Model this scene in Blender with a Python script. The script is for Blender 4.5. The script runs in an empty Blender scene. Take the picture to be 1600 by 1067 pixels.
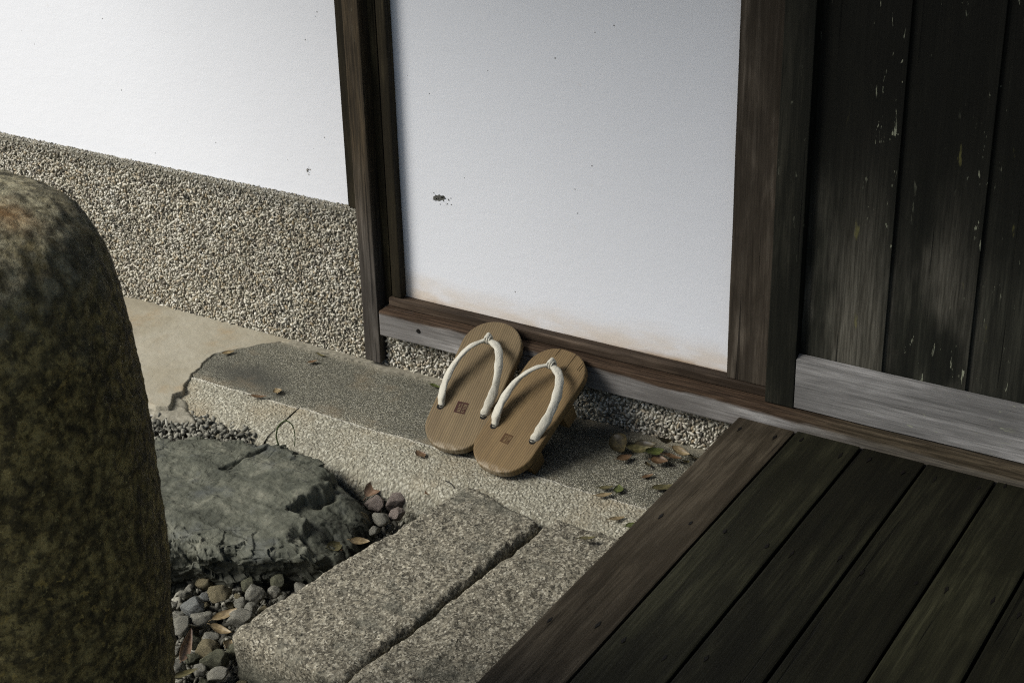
import bpy, bmesh, math, random
import numpy as np
from mathutils import Matrix, Vector
random.seed(7)
S = bpy.context.scene
C = S.collection
R = math.radians

# ------------------------------------------------------------ camera
cam_d = bpy.data.cameras.new('camera'); cam = bpy.data.objects.new('camera', cam_d); C.objects.link(cam)
pit, yaw, rol = R(25.76), R(31.95), R(-1.434)
fw = Vector((-math.sin(yaw)*math.cos(pit), math.cos(yaw)*math.cos(pit), -math.sin(pit)))
r0 = Vector((math.cos(yaw), math.sin(yaw), 0)); u0 = r0.cross(fw)
rt = r0*math.cos(rol) + u0*math.sin(rol); up = rt.cross(fw)
cam.matrix_world = Matrix(((rt.x, up.x, -fw.x, 0), (rt.y, up.y, -fw.y, 0), (rt.z, up.z, -fw.z, 1.10), (0, 0, 0, 1)))
cam_d.sensor_width = 36; cam_d.lens = 36*2539/1600; cam_d.clip_start = 0.02; cam_d.clip_end = 500
cam_d.dof.use_dof = True; cam_d.dof.focus_distance = 2.15; cam_d.dof.aperture_fstop = 32
S.camera = cam
# ------------------------------------------------------------ light
SUN_AZ = Vector((-0.72, -0.69)).normalized(); SUN_EL = R(42)
w = bpy.data.worlds.new('World'); S.world = w; w.use_nodes = True
nt = w.node_tree; bg = nt.nodes['Background']; sk = nt.nodes.new('ShaderNodeTexSky')
sk.sky_type = 'NISHITA'; sk.sun_disc = False; sk.sun_elevation = SUN_EL
sk.sun_rotation = math.atan2(SUN_AZ.x, SUN_AZ.y); sk.dust_density = 2.5; sk.air_density = 1.0
nt.links.new(sk.outputs[0], bg.inputs[0]); bg.inputs[1].default_value = 0.08
sd = bpy.data.lights.new('sun', 'SUN'); so = bpy.data.objects.new('sun', sd); C.objects.link(so)
sd.energy = 3.0; sd.angle = R(28); sd.color = (1.0, 0.985, 0.955)
tol = Vector((SUN_AZ.x*math.cos(SUN_EL), SUN_AZ.y*math.cos(SUN_EL), math.sin(SUN_EL)))
so.rotation_euler = tol.to_track_quat('Z', 'Y').to_euler(); so.location = (-3, -2, 4)
S.view_settings.view_transform = 'Standard'; S.view_settings.look = 'None'
S.view_settings.gamma = 1; S.view_settings.exposure = 0.64; S.view_settings.use_curve_mapping = False
S.cycles.use_denoising = False; S.cycles.adaptive_threshold = 0.006; S.cycles.filter_width = 1.15
S.cycles.caustics_reflective = False; S.cycles.caustics_refractive = False; S.cycles.max_bounces = 5; S.cycles.diffuse_bounces = 3; S.cycles.glossy_bounces = 2

# ------------------------------------------------------------ numpy noise
def _h(i, s):
    n = (i[:, 0].astype(np.int64)*73856093) ^ (i[:, 1].astype(np.int64)*19349663) ^ (i[:, 2].astype(np.int64)*83492791) ^ (s*2654435761)
    n = (n ^ (n >> 13)) * 1274126177 & 0x7fffffff
    n = (n ^ (n >> 15)) * 668265263 & 0x7fffffff
    return (n & 0xffff)/65535.0
def vn(P, s=0):
    i = np.floor(P); f = P-i; f = f*f*(3-2*f); i = i.astype(np.int64); o = 0
    for a in (0, 1):
        for b in (0, 1):
            for c in (0, 1):
                wt = (f[:, 0] if a else 1-f[:, 0])*(f[:, 1] if b else 1-f[:, 1])*(f[:, 2] if c else 1-f[:, 2])
                o = o + wt*_h(i+np.array([a, b, c]), s)
    return o*2-1
def fbm(P, freq, octv=4, s=0, gain=.5):
    o = 0; a = 1; t = 0
    for k in range(octv):
        o = o + a*vn(P*freq + 17.3*k, s+k*7); t += a; a *= gain; freq *= 2.03
    return o/t
def ridge(P, freq, octv=3, s=0):
    o = 0; a = 1; t = 0
    for k in range(octv):
        o = o + a*(1-np.abs(vn(P*freq+9.1*k, s+k*5))*2); t += a; a *= .5; freq *= 2.1
    return o/t
def cells(P, freq, s=0):                       # distance to nearest cell point and its random value
    Q = P*freq; i = np.floor(Q).astype(np.int64); best = np.full(len(P), 9.); val = np.zeros(len(P))
    for a in (-1, 0, 1):
        for b in (-1, 0, 1):
            for c in (-1, 0, 1):
                j = i+np.array([a, b, c])
                p = j + np.stack([_h(j, s), _h(j, s+1), _h(j, s+2)], 1)
                d = np.linalg.norm(Q-p, axis=1); m = d < best
                best[m] = d[m]; val[m] = _h(j, s+3)[m]
    return best, val
def sst(a, b, x):
    t = np.clip((x-a)/(b-a), 0, 1); return t*t*(3-2*t)

# ------------------------------------------------------------ node helper
class Mat:
    def __init__(s, name):
        s.m = bpy.data.materials.new(name); s.m.use_nodes = True; s.t = s.m.node_tree
        s.b = s.t.nodes['Principled BSDF']; s.tc = s.t.nodes.new('ShaderNodeTexCoord'); s.co = s.tc.outputs['Object']
    def N(s, ty, **kw):
        n = s.t.nodes.new(ty)
        for k, v in kw.items(): setattr(n, k, v)
        return n
    def put(s, sock, v):
        if isinstance(v, bpy.types.NodeSocket): s.t.links.new(v, sock)
        elif isinstance(v, (tuple, list)) and len(v) == 3 and sock.type == 'RGBA': sock.default_value = (*v, 1)
        else: sock.default_value = v
    def math(s, op, a, b=0., c=None, clamp=False):
        n = s.N('ShaderNodeMath', operation=op, use_clamp=clamp); s.put(n.inputs[0], a); s.put(n.inputs[1], b)
        if c is not None: s.put(n.inputs[2], c)
        return n.outputs[0]
    def map(s, scale=(1, 1, 1), loc=(0, 0, 0), rot=(0, 0, 0), vec=None, rnd=False):
        n = s.N('ShaderNodeMapping'); s.put(n.inputs['Vector'], vec or s.co)
        n.inputs['Scale'].default_value = scale; n.inputs['Rotation'].default_value = rot; n.inputs['Location'].default_value = loc
        if rnd:
            oi = s.N('ShaderNodeObjectInfo'); k = s.math('MULTIPLY', oi.outputs['Random'], 37.)
            cb = s.N('ShaderNodeCombineXYZ'); s.put(cb.inputs[0], k); s.put(cb.inputs[1], k); s.put(cb.inputs[2], k)
            s.put(n.inputs['Location'], cb.outputs[0])
        return n.outputs[0]
    def noise(s, scale, detail=3, rough=.55, vec=None, dist=0., out=0):
        n = s.N('ShaderNodeTexNoise'); s.put(n.inputs['Vector'], vec or s.co)
        n.inputs['Scale'].default_value = scale; n.inputs['Detail'].default_value = detail
        n.inputs['Roughness'].default_value = rough; n.inputs['Distortion'].default_value = dist
        return n.outputs[out]
    def vor(s, scale, vec=None, feature='F1', out='Distance', rnd=1.):
        n = s.N('ShaderNodeTexVoronoi', feature=feature); s.put(n.inputs['Vector'], vec or s.co)
        n.inputs['Scale'].default_value = scale; n.inputs['Randomness'].default_value = rnd
        return n.outputs[out]
    def ramp(s, fac, stops, interp='LINEAR'):
        n = s.N('ShaderNodeValToRGB'); s.put(n.inputs[0], fac); e = n.color_ramp; e.interpolation = interp
        while len(e.elements) < len(stops): e.elements.new(.5)
        for el, (p, c) in zip(e.elements, stops):
            el.position = p; el.color = (c, c, c, 1) if isinstance(c, (int, float)) else (*c, 1)
        return n.outputs[0]
    def mix(s, fac, a, b, mode='MIX'):
        n = s.N('ShaderNodeMix', data_type='RGBA', blend_type=mode)
        s.put(n.inputs[0], fac); s.put(n.inputs[6], a); s.put(n.inputs[7], b); return n.outputs[2]
    def bump(s, h, strength=.5, dist=.001, normal=None):
        n = s.N('ShaderNodeBump'); s.put(n.inputs['Height'], h); n.inputs['Strength'].default_value = strength
        n.inputs['Distance'].default_value = dist
        if normal: s.put(n.inputs['Normal'], normal)
        return n.outputs[0]
    def xyz(s, i, vec=None):
        n = s.N('ShaderNodeSeparateXYZ'); s.put(n.inputs[0], vec or s.co); return n.outputs[i]
    def rng(s, v, a, b, c=0., d=1.):
        n = s.N('ShaderNodeMapRange', interpolation_type='SMOOTHSTEP'); s.put(n.inputs[0], v)
        for k, x in zip((1, 2, 3, 4), (a, b, c, d)): n.inputs[k].default_value = x
        return n.outputs[0]
    def done(s, col, rough=.8, normal=None, spec=.3):
        s.put(s.b.inputs['Base Color'], col); s.put(s.b.inputs['Roughness'], rough)
        s.b.inputs['Specular IOR Level'].default_value = spec
        if normal: s.put(s.b.inputs['Normal'], normal)
        return s.m

def wood(name, axis, dark, mid, light, gloss=.6, specks=0., fine=1., rnd=True, blotch=3., grey=None, tweak=None, spec=.14):
    m = Mat(name)
    st = [1, 1, 1]; st[axis] = .045
    v = m.map(scale=tuple(st), rnd=rnd)
    g1 = m.noise(330*fine, 4, .7, v, .3)               # fibre
    g2 = m.noise(70*fine, 3, .6, v, .6)                # grain bands
    st2 = [1, 1, 1]; st2[axis] = .35
    bl = m.noise(blotch*4, 4, .6, m.map(scale=tuple(st2), rnd=rnd), .4)
    g = m.math('ADD', m.math('MULTIPLY', g1, .45), m.math('MULTIPLY', g2, .55))
    col = m.ramp(g, [(.36, dark), (.5, mid), (.64, light)])
    col = m.mix(m.rng(bl, .40, .66), m.mix(.75, col, dark), col)
    if grey:
        gm = m.math('MULTIPLY', m.rng(m.noise(9, 5, .7, m.map(scale=tuple(st2), loc=(3, 1, 2), rnd=False), .5), .42, .62), m.rng(g1, .35, .6, .5, 1.))
        col = m.mix(gm, col, grey)
    if tweak: col = tweak(m, col, g1)
    if specks:
        st3 = [1, 1, 1]; st3[axis] = .20
        sp = m.rng(m.noise(210, 3, .62, m.map(scale=tuple(st3), rnd=rnd), .6), .665, .70)
        pk = m.rng(m.noise(9, 4, .65, m.map(scale=tuple(st2), loc=(7, 7, 7), rnd=rnd)), .47, .60)
        f = m.math('MULTIPLY', m.math('MULTIPLY', sp, pk), specks*.85)
        col = m.mix(f, col, (.26, .27, .19))
    knot = m.vor(6.5, m.map(scale=tuple(.30 if i_ == axis else 1 for i_ in range(3)), rnd=rnd)); col = m.mix(m.rng(knot, .02, .075, .55, 0.), col, tuple(c*.6 for c in dark))
    crack = m.rng(m.noise(120*fine, 3, .55, m.map(scale=tuple(.02 if i_ == axis else 1 for i_ in range(3)), rnd=rnd), .25), .33, .29)
    col = m.mix(m.math('MULTIPLY', crack, .7), col, tuple(c*.35 for c in dark))
    n = m.bump(m.math('SUBTRACT', g, m.math('MULTIPLY', crack, .5)), .8, .0016)
    return m.done(col, m.ramp(g1, [(.3, gloss+.15), (.7, gloss-.05)]), n, spec)

# ------------------------------------------------------------ materials
def mk_plaster(name, base, stain):
    m = Mat(name)
    a = m.noise(2.2, 4, .5); f = m.noise(420, 3, .6, m.map(scale=(1, 1, .8)))
    col = m.mix(m.rng(a, .3, .7), base, tuple(c*.965 for c in base))
    d = m.vor(38); dc = m.xyz(0, m.vor(38, out='Color'))
    sp = m.math('MULTIPLY', m.math('LESS_THAN', d, .045), m.math('GREATER_THAN', dc, .60))
    col = m.mix(m.math('MULTIPLY', sp, .75), col, (.09, .09, .085))
    d2 = m.vor(9, m.map(loc=(4, 2, 1), scale=(1, 1, 1.6))); sm = m.math('MULTIPLY', m.rng(d2, .0, .16, 1., 0.), m.rng(m.noise(60, 3), .52, .7))
    col = m.mix(m.math('MULTIPLY', sm, .22), col, (.45, .36, .22))
    if stain:
        z = m.xyz(2); x = m.xyz(0)
        zz = m.math('ADD', z, m.math('MULTIPLY', m.math('SUBTRACT', m.noise(7, 4, .6, m.map(scale=(1, 1, 2.2))), .5), .05))
        col = m.mix(m.math('MULTIPLY', m.rng(zz, .117, .165, .6, 0.), m.rng(m.noise(14, 3, .6, m.map(scale=(1, 1, 3))), .3, .62, .35, 1.)), col, (.56, .44, .29))
        col = m.mix(m.rng(zz, .108, .122, .8, 0.), col, (.34, .23, .12))
        edge = m.math('MULTIPLY', m.rng(x, -1.298, -1.286, 1., 0.), m.rng(z, .13, .24, .5, .0))
        col = m.mix(edge, col, (.42, .36, .26))
    n = m.bump(f, .25, .0006, m.bump(m.noise(40, 4, .6, m.map(scale=(1, 1, 1.8))), .12, .003))
    return m.done(col, .85, n, .15)
M_plaster = mk_plaster('white_plaster', (.74, .755, .775), False)
M_panel = mk_plaster('stained_white_plaster', (.73, .75, .775), True)

def mk_grain():
    m = Mat('washed_pebbles'); g = m.N('ShaderNodeNewGeometry'); r = g.outputs['Random Per Island']
    col = m.ramp(r, [(0, (.035, .034, .026)), (.12, (.15, .13, .10)), (.24, (.36, .33, .27)), (.45, (.44, .42, .34)), (.62, (.54, .52, .44)), (.78, (.30, .24, .15)), (.86, (.50, .47, .38)), (1., (.66, .64, .57))])
    st = m.rng(m.noise(9, 4, .6), .35, .65)
    col = m.mix(m.math('MULTIPLY', st, .35), col, m.mix(1., col, (.58, .53, .40), 'MULTIPLY'))
    col = m.mix(m.rng(m.xyz(2), .215, .243, 0., .45), col, (.10, .10, .08))
    return m.done(col, .55, None, .35)
M_grain = mk_grain()
def simple(name, stops, sc=60, rough=.9, bump=.5, bd=.002, spec=.2):
    m = Mat(name); a = m.noise(sc, 5, .65)
    return m.done(m.ramp(a, stops), rough, m.bump(a, bump, bd), spec)
M_mortar = simple('dark_mortar', [(.3, (.09, .084, .062)), (.7, (.21, .195, .15))], 120)
M_lip = simple('weathered_mortar', [(.3, (.13, .12, .09)), (.7, (.29, .27, .21))], 140)

def mk_step():
    m = Mat('fine_washed_aggregate')
    v = m.vor(620); vc = m.xyz(0, m.vor(620, out='Color')); big = m.noise(5, 5, .62)
    col = m.ramp(vc, [(0, (.07, .066, .044)), (.3, (.17, .16, .113)), (.62, (.285, .272, .205)), (.9, (.40, .382, .30)), (1, (.5, .48, .40))])
    col = m.mix(m.rng(v, .35, .62), col, (.06, .058, .045))
    col = m.mix(m.rng(big, .36, .66, .5, 0.), col, (.075, .074, .058))
    x = m.xyz(0); y = m.xyz(1)
    # old damp stain with a shape of its own, by the cement patch
    dx = m.math('MULTIPLY', m.math('SUBTRACT', x, -1.487), 9.5); dy = m.math('MULTIPLY', m.math('SUBTRACT', y, 1.640), 17.)
    rr = m.math('SQRT', m.math('ADD', m.math('MULTIPLY', dx, dx), m.math('MULTIPLY', dy, dy)))
    rr = m.math('ADD', rr, m.math('MULTIPLY', m.math('SUBTRACT', m.noise(22, 4, .6), .5), .9))
    col = m.mix(m.rng(rr, .1, 1.0, .72, 0.), col, (.038, .038, .032))
    near = m.rng(m.math('ADD', y, m.math('MULTIPLY', m.noise(18, 3), .03)), 1.755, 1.785, 0., .75)
    col = m.mix(near, col, (.24, .22, .165))
    wm = m.rng(m.noise(11, 4, .6, m.map(loc=(5, 3, 0))), .52, .7, 0., .4)
    col = m.mix(wm, col, (.20, .155, .095))
    n = m.bump(m.math('MULTIPLY', v, -1.), .6, .0011, m.bump(m.noise(40, 4), .3, .002))
    return m.done(col, .88, n, .2)
M_step = mk_step()
def mk_border():
    m = Mat('rough_washed_border')
    wv = m.map(scale=(1, 1, .7)); wp = m.N('ShaderNodeVectorMath', operation='ADD'); m.put(wp.inputs[0], wv)
    sc = m.N('ShaderNodeVectorMath', operation='SCALE'); m.put(sc.inputs[0], m.noise(130, 2, .5, out=1)); sc.inputs['Scale'].default_value = .006
    m.put(wp.inputs[1], sc.outputs[0]); vv = wp.outputs[0]
    v = m.vor(330, vv, 'SMOOTH_F1'); vc = m.xyz(0, m.vor(330, vv, out='Color'))
    col = m.ramp(vc, [(0, (.19, .176, .13)), (.4, (.275, .262, .198)), (.8, (.355, .340, .265)), (1, (.46, .445, .36))])
    col = m.mix(m.rng(v, .30, .62, 0., .6), col, (.11, .10, .075))
    col = m.mix(m.rng(m.noise(9, 5, .6), .45, .7, 0., .55), col, (.25, .205, .13))
    pe = m.rng(m.math('ADD', m.xyz(1), m.math('MULTIPLY', m.noise(60, 3), .004)), 1.5945, 1.5985, 0., .6)
    col = m.mix(pe, col, (.50, .48, .40))
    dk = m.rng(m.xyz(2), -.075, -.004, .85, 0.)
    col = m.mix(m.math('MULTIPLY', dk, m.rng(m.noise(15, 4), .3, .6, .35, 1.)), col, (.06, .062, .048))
    n = m.bump(m.math('MULTIPLY', v, -1.), .9, .0028, m.bump(m.noise(500, 3), .25, .0006))
    return m.done(col, .85, n, .2)
M_border = mk_border()
def mk_cement():
    m = Mat('smooth_old_cement'); a = m.noise(7, 6, .6, None, .5); f = m.noise(260, 4, .65)
    col = m.ramp(a, [(.28, (.19, .168, .122)), (.45, (.27, .245, .180)), (.6, (.315, .295, .23)), (.75, (.25, .212, .142))])
    col = m.mix(m.rng(m.noise(12, 4, .6, m.map(loc=(2, 0, 1))), .52, .72, 0., .6), col, (.27, .19, .095))
    col = m.mix(m.math('LESS_THAN', m.vor(70), .06), col, (.10, .09, .07))
    col = m.mix(m.math('MULTIPLY', f, .35), col, tuple(c*.7 for c in (.33, .29, .21)))
    return m.done(col, .85, m.bump(f, .5, .0009, m.bump(m.noise(30, 5, .6), .5, .004)), .2)
M_cement = mk_cement()
def mk_granite():
    m = Mat('rough_granite'); a = m.noise(240, 4, .7); v = m.vor(420); vc = m.xyz(1, m.vor(420, out='Color'))
    col = m.ramp(vc, [(0, (.025, .024, .018)), (.18, (.085, .076, .054)), (.45, (.21, .190, .138)), (.75, (.32, .295, .22)), (1, (.50, .47, .37))])
    col = m.mix(m.ramp(a, [(.38, 0.), (.62, .65)]), col, (.09, .080, .058))
    col = m.mix(m.rng(m.noise(13, 5, .65), .50, .68, 0., .65), col, (.085, .085, .065))
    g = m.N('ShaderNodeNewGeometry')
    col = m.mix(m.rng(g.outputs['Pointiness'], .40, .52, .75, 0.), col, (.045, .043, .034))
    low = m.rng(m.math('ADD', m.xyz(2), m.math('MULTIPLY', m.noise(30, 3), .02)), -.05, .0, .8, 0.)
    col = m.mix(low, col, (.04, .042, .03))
    return m.done(col, .8, m.bump(m.noise(420, 4, .7), .8, .0018, m.bump(m.noise(130, 4, .65), .6, .004)), .3)
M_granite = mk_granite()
def mk_boulder():
    m = Mat('green_grey_rock'); a = m.noise(26, 7, .68, None, .3); f = m.noise(480, 4, .7)
    col = m.ramp(a, [(.30, (.028, .030, .020)), (.45, (.070, .073, .052)), (.56, (.115, .117, .085)), (.72, (.20, .195, .145))])
    col = m.mix(m.rng(m.noise(16, 4, .6, m.map(loc=(3, 3, 3))), .54, .68, 0., .4), col, (.09, .098, .098))
    col = m.mix(m.rng(f, .35, .7, .35, 0.), col, (.03, .033, .027))
    cr = m.N('ShaderNodeTexVoronoi', feature='DISTANCE_TO_EDGE'); m.put(cr.inputs['Vector'], m.map(scale=(1, 1.7, 1), rot=(0, 0, .5))); cr.inputs['Scale'].default_value = 7
    wpd = m.math('ADD', cr.outputs['Distance'], m.math('MULTIPLY', m.math('SUBTRACT', m.noise(45, 4), .45), .08))
    ck = m.math('MULTIPLY', m.math('LESS_THAN', wpd, .004), .75)
    col = m.mix(ck, col, (.02, .021, .018))
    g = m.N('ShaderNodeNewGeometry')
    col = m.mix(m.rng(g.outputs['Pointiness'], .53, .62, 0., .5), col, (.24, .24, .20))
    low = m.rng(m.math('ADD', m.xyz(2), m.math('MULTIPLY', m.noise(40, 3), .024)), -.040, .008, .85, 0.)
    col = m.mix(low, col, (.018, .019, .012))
    return m.done(col, .75, m.bump(f, .4, .0012, m.bump(a, .45, .006)), .3)
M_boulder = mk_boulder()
def mk_pillar():
    m = Mat('mossy_brown_stone'); a = m.noise(24, 7, .72, None, .4); f = m.noise(190, 5, .75)
    col = m.ramp(a, [(.30, (.05, .038, .012)), (.45, (.17, .130, .045)), (.56, (.29, .225, .08)), (.72, (.42, .33, .13))])
    v = m.vor(110, None, 'SMOOTH_F1'); col = m.mix(m.rng(v, .32, .62, 0., .7), col, (.02, .017, .008)); col = m.mix(m.rng(f, .40, .50, .7, 0.), col, (.022, .018, .008)); col = m.mix(m.rng(f, .58, .66, 0., .7), col, (.50, .40, .16))
    sp = m.math('GREATER_THAN', m.noise(95, 4, .6), .62); pt = m.rng(m.noise(7, 3, .6, m.map(loc=(1, 5, 2))), .5, .62)
    col = m.mix(m.math('MULTIPLY', m.math('MULTIPLY', sp, pt), .8), col, (.36, .26, .075))
    z = m.xyz(2); top = m.rng(m.math('ADD', z, m.math('MULTIPLY', m.noise(20, 3), .12)), .60, .72)
    gcol = m.ramp(m.noise(65, 5, .7), [(.36, (.035, .032, .018)), (.5, (.17, .155, .10)), (.62, (.38, .35, .23))])
    col = m.mix(m.math('MULTIPLY', top, .85), col, gcol)
    # rust-coloured patch near the top
    dv = m.N('ShaderNodeVectorMath', operation='DISTANCE'); m.put(dv.inputs[0], m.co); dv.inputs[1].default_value = (-.950, .784, .662)
    rd = m.math('ADD', dv.outputs['Value'], m.math('MULTIPLY', m.math('SUBTRACT', m.noise(30, 4), .5), .045))
    col = m.mix(m.rng(rd, .0, .040, .75, 0.), col, (.24, .125, .04))
    return m.done(col, .8, m.bump(f, .9, .004, m.bump(v, .7, .005)), .3)
M_pillar = mk_pillar()
def mk_peb(name, a, b, c):
    m = Mat(name); oi = m.N('ShaderNodeObjectInfo'); v = m.map(rnd=True)
    n1 = m.noise(55, 5, .7, v); n2 = m.noise(300, 3, .7, v)
    col = m.ramp(n1, [(.3, a), (.5, b), (.7, c)])
    n3 = m.noise(650, 3, .75, v); col = m.mix(m.rng(n2, .38, .56, .8, 0.), col, tuple(x*.30 for x in a)); col = m.mix(m.rng(n3, .56, .66, 0., .7), col, tuple(min(.6, x*1.5) for x in c))
    return m.done(col, .75, m.bump(n2, .7, .0016, m.bump(n1, .8, .004)), .3)
PEB = [mk_peb('grey_pebble', (.13, .125, .095), (.29, .28, .22), (.48, .465, .38)),
       mk_peb('blue_grey_pebble', (.09, .095, .088), (.21, .22, .205), (.38, .39, .36)),
       mk_peb('tan_pebble', (.09, .075, .035), (.22, .185, .10), (.37, .33, .21)),
       mk_peb('pink_granite_pebble', (.12, .09, .07), (.28, .225, .19), (.44, .38, .33)),
       mk_peb('mossy_pebble', (.045, .047, .024), (.12, .122, .072), (.25, .25, .17))]
M_soil = simple('dark_soil', [(.3, (.008, .008, .005)), (.7, (.035, .032, .022))], 90, bump=.8)
M_outer = simple('garden_gravel', [(.3, (.06, .058, .045)), (.7, (.20, .19, .155))], 70, bump=.9, bd=.004)

# timber
def sill_tweak(m, col, g1):
    z = m.xyz(2); x = m.xyz(0); y = m.xyz(1)
    lim = m.math('ADD', m.math('MULTIPLY', m.math('ADD', x, 1.32), -.014), .1005)
    up_ = m.math('SUBTRACT', z, m.math('ADD', lim, m.math('MULTIPLY', m.math('SUBTRACT', m.noise(30, 4, .6, m.map(scale=(.4, 1, 1))), .5), .012)))
    col = m.mix(m.rng(up_, -.003, .003), col, m.mix(m.rng(g1, .35, .7), (.024, .015, .009), (.085, .055, .034)))
    rr = m.rng(x, -.72, -.55, 0., .75)
    return m.mix(rr, col, m.mix(m.rng(g1, .35, .7), (.03, .024, .014), (.10, .082, .052)))
M_sill = wood('grey_sill_wood', 0, (.095, .088, .080), (.225, .215, .20), (.40, .39, .37), .75, tweak=sill_tweak, rnd=False, blotch=4)
M_rail = wood('reddish_brown_rail', 0, (.018, .0125, .008), (.050, .035, .023), (.115, .085, .06), .6, rnd=False)
def post_tweak(m, col, g1):
    z = m.xyz(2)
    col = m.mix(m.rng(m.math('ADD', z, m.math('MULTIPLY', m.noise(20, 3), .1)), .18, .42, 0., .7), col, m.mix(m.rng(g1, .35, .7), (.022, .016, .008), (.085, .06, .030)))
    ye = m.math('MULTIPLY', m.rng(m.noise(16, 4, .65, m.map(scale=(1, 1, .15))), .58, .68), m.rng(z, .3, .45))
    return m.mix(m.math('MULTIPLY', ye, .45), col, (.16, .11, .03))
M_post = wood('weathered_post_wood', 2, (.030, .026, .021), (.082, .072, .060), (.17, .155, .135), .75, tweak=post_tweak, rnd=False, specks=.5)
M_jamb = wood('dark_jamb_wood', 2, (.010, .008, .004), (.030, .024, .013), (.07, .058, .03), .6, rnd=False)
M_board = wood('brown_upright_board', 2, (.024, .019, .013), (.062, .050, .036), (.125, .105, .08), .7, rnd=False, blotch=5)
M_stile = wood('dark_door_stile', 2, (.005, .0055, .0035), (.014, .014, .0095), (.036, .034, .024), .6, rnd=False, specks=.4)
def plank_tweak(m, col, g1):
    z = m.xyz(2); pt = m.rng(m.noise(8, 4, .6, m.map(scale=(1, 1, .35), loc=(2, 0, 5))), .46, .64)
    p1 = m.math('ADD', m.math('ABSOLUTE', m.math('ADD', m.xyz(0), .605)), m.math('MULTIPLY', m.math('SUBTRACT', m.noise(14, 4, .7, m.map(scale=(1, 1, .2), loc=(4, 4, 4))), .5), .14))
    pt = m.math('MAXIMUM', pt, m.rng(p1, .0, .06, .9, 0.))
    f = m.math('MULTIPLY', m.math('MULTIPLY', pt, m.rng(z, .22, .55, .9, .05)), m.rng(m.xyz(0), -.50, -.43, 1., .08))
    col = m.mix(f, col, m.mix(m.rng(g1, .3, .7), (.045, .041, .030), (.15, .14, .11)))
    col = m.mix(m.rng(m.math('ADD', z, m.math('MULTIPLY', m.noise(12, 3, .6, m.map(scale=(1, 1, .3))), .15)), .30, .62, 0., .8), col, (.0035, .0036, .0022))  # roof shade painted into the plank colour, darker towards the top
    x = m.xyz(0)
    yl = m.math('MULTIPLY', m.rng(m.noise(42, 4, .6, m.map(scale=(1, 1, .25), loc=(1, 1, 1))), .66, .72), .5)
    return m.mix(yl, col, (.15, .14, .045))
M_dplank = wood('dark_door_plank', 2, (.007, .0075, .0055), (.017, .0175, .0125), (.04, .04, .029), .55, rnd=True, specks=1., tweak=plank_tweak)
M_drail = wood('silver_grey_rail', 0, (.10, .097, .090), (.225, .218, .205), (.40, .39, .37), .75, rnd=False, specks=1., blotch=3)
M_deck = [wood('brown_deck_plank', 1, (.022, .017, .010), (.054, .043, .028), (.10, .082, .056), .65, rnd=True, blotch=3),
          wood('dark_green_deck_plank', 1, (.007, .0068, .0034), (.0175, .0172, .0088), (.038, .037, .020), .6, rnd=True, specks=0, blotch=3),
          wood('blackened_deck_plank', 1, (.0045, .0043, .0022), (.0115, .0112, .006), (.027, .0262, .0145), .58, rnd=True, blotch=2)]
M_beam = wood('rough_beam', 0, (.012, .010, .007), (.03, .026, .018), (.06, .05, .036), .8)
def mk_geta(name, tint):
    m = Mat(name)
    y = m.xyz(0); wob = m.math('MULTIPLY', m.math('SUBTRACT', m.noise(9, 3, .5, m.map(scale=(1, .25, 1))), .5), .010)
    p = m.math('ADD', y, wob); ln = m.math('SINE', m.math('MULTIPLY', p, 1900.))
    ln = m.math('MULTIPLY_ADD', ln, .5, .5)
    fb = m.noise(900, 4, .7, m.map(scale=(1, .03, 1)))
    br = m.noise(120, 3, .6, m.map(scale=(1, .05, 1)))
    k = m.math('ADD', m.math('MULTIPLY', ln, .26), m.math('ADD', m.math('MULTIPLY', fb, .30), m.math('MULTIPLY', br, .44)))
    col = m.ramp(k, [(.22, tuple(c*.55 for c in tint)), (.48, tint), (.78, tuple(c*1.6 for c in tint))])
    bl = m.noise(26, 5, .6, m.map(scale=(1, .5, 1)))
    col = m.mix(m.rng(bl, .42, .68, 0., .45), col, m.mix(1., col, (.62, .58, .55), 'MULTIPLY'))
    # pale worn rim at the heel
    v = m.xyz(1); col = m.mix(m.math('MULTIPLY', m.rng(v, .0, .012, .45, 0.), m.rng(m.noise(120, 3), .35, .6)), col, (.42, .37, .28))
    return m.done(col, .62, m.bump(k, .5, .0009), .3)
M_geta = [mk_geta('brown_clog_wood', (.130, .093, .045)), mk_geta('golden_brown_clog_wood', (.128, .084, .034))]
def mk_cloth():
    m = Mat('white_cloth_strap'); f = m.noise(1400, 2, .5); wr = m.noise(150, 4, .65, m.map(scale=(1, .55, 1)), .8); d = m.noise(40, 4, .6)
    col = m.mix(m.rng(d, .45, .72, 0., .5), (.50, .48, .40), (.32, .295, .225))
    return m.done(col, .8, m.bump(wr, .5, .0026, m.bump(f, .25, .0003)), .2)
M_cloth = mk_cloth()
def flat(name, c, r=.8):
    m = Mat(name); a = m.noise(500, 3, .6); return m.done(m.mix(m.math('MULTIPLY', a, .6), c, tuple(x*.5 for x in c)), r, None, .2)
M_hole = flat('dark_hole', (.008, .007, .005)); M_stampA = flat('faded_red_brown_ink', (.050, .020, .014)); M_stampB = flat('faint_brown_ink', (.075, .040, .016))
M_thread = flat('dark_thread', (.03, .028, .024)); M_nail = flat('rusted_nail', (.006, .005, .004), .6); M_crack = flat('dark_crack', (.03, .02, .01))
M_chip = flat('exposed_mortar', (.11, .11, .095)); M_smudge = flat('grey_smudge', (.36, .35, .32))
def mk_leaf(name, a, b):
    m = Mat(name); n = m.noise(160, 4, .65, m.map(rnd=True)); x = m.xyz(0)
    col = m.ramp(n, [(.3, tuple(c*.55 for c in a)), (.5, a), (.72, b)])
    mid = m.rng(m.math('ABSOLUTE', m.xyz(1)), .0002, .0007, .6, 0.)
    col = m.mix(mid, col, b)
    return m.done(col, .5, m.bump(n, .4, .0006), .4)
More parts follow.
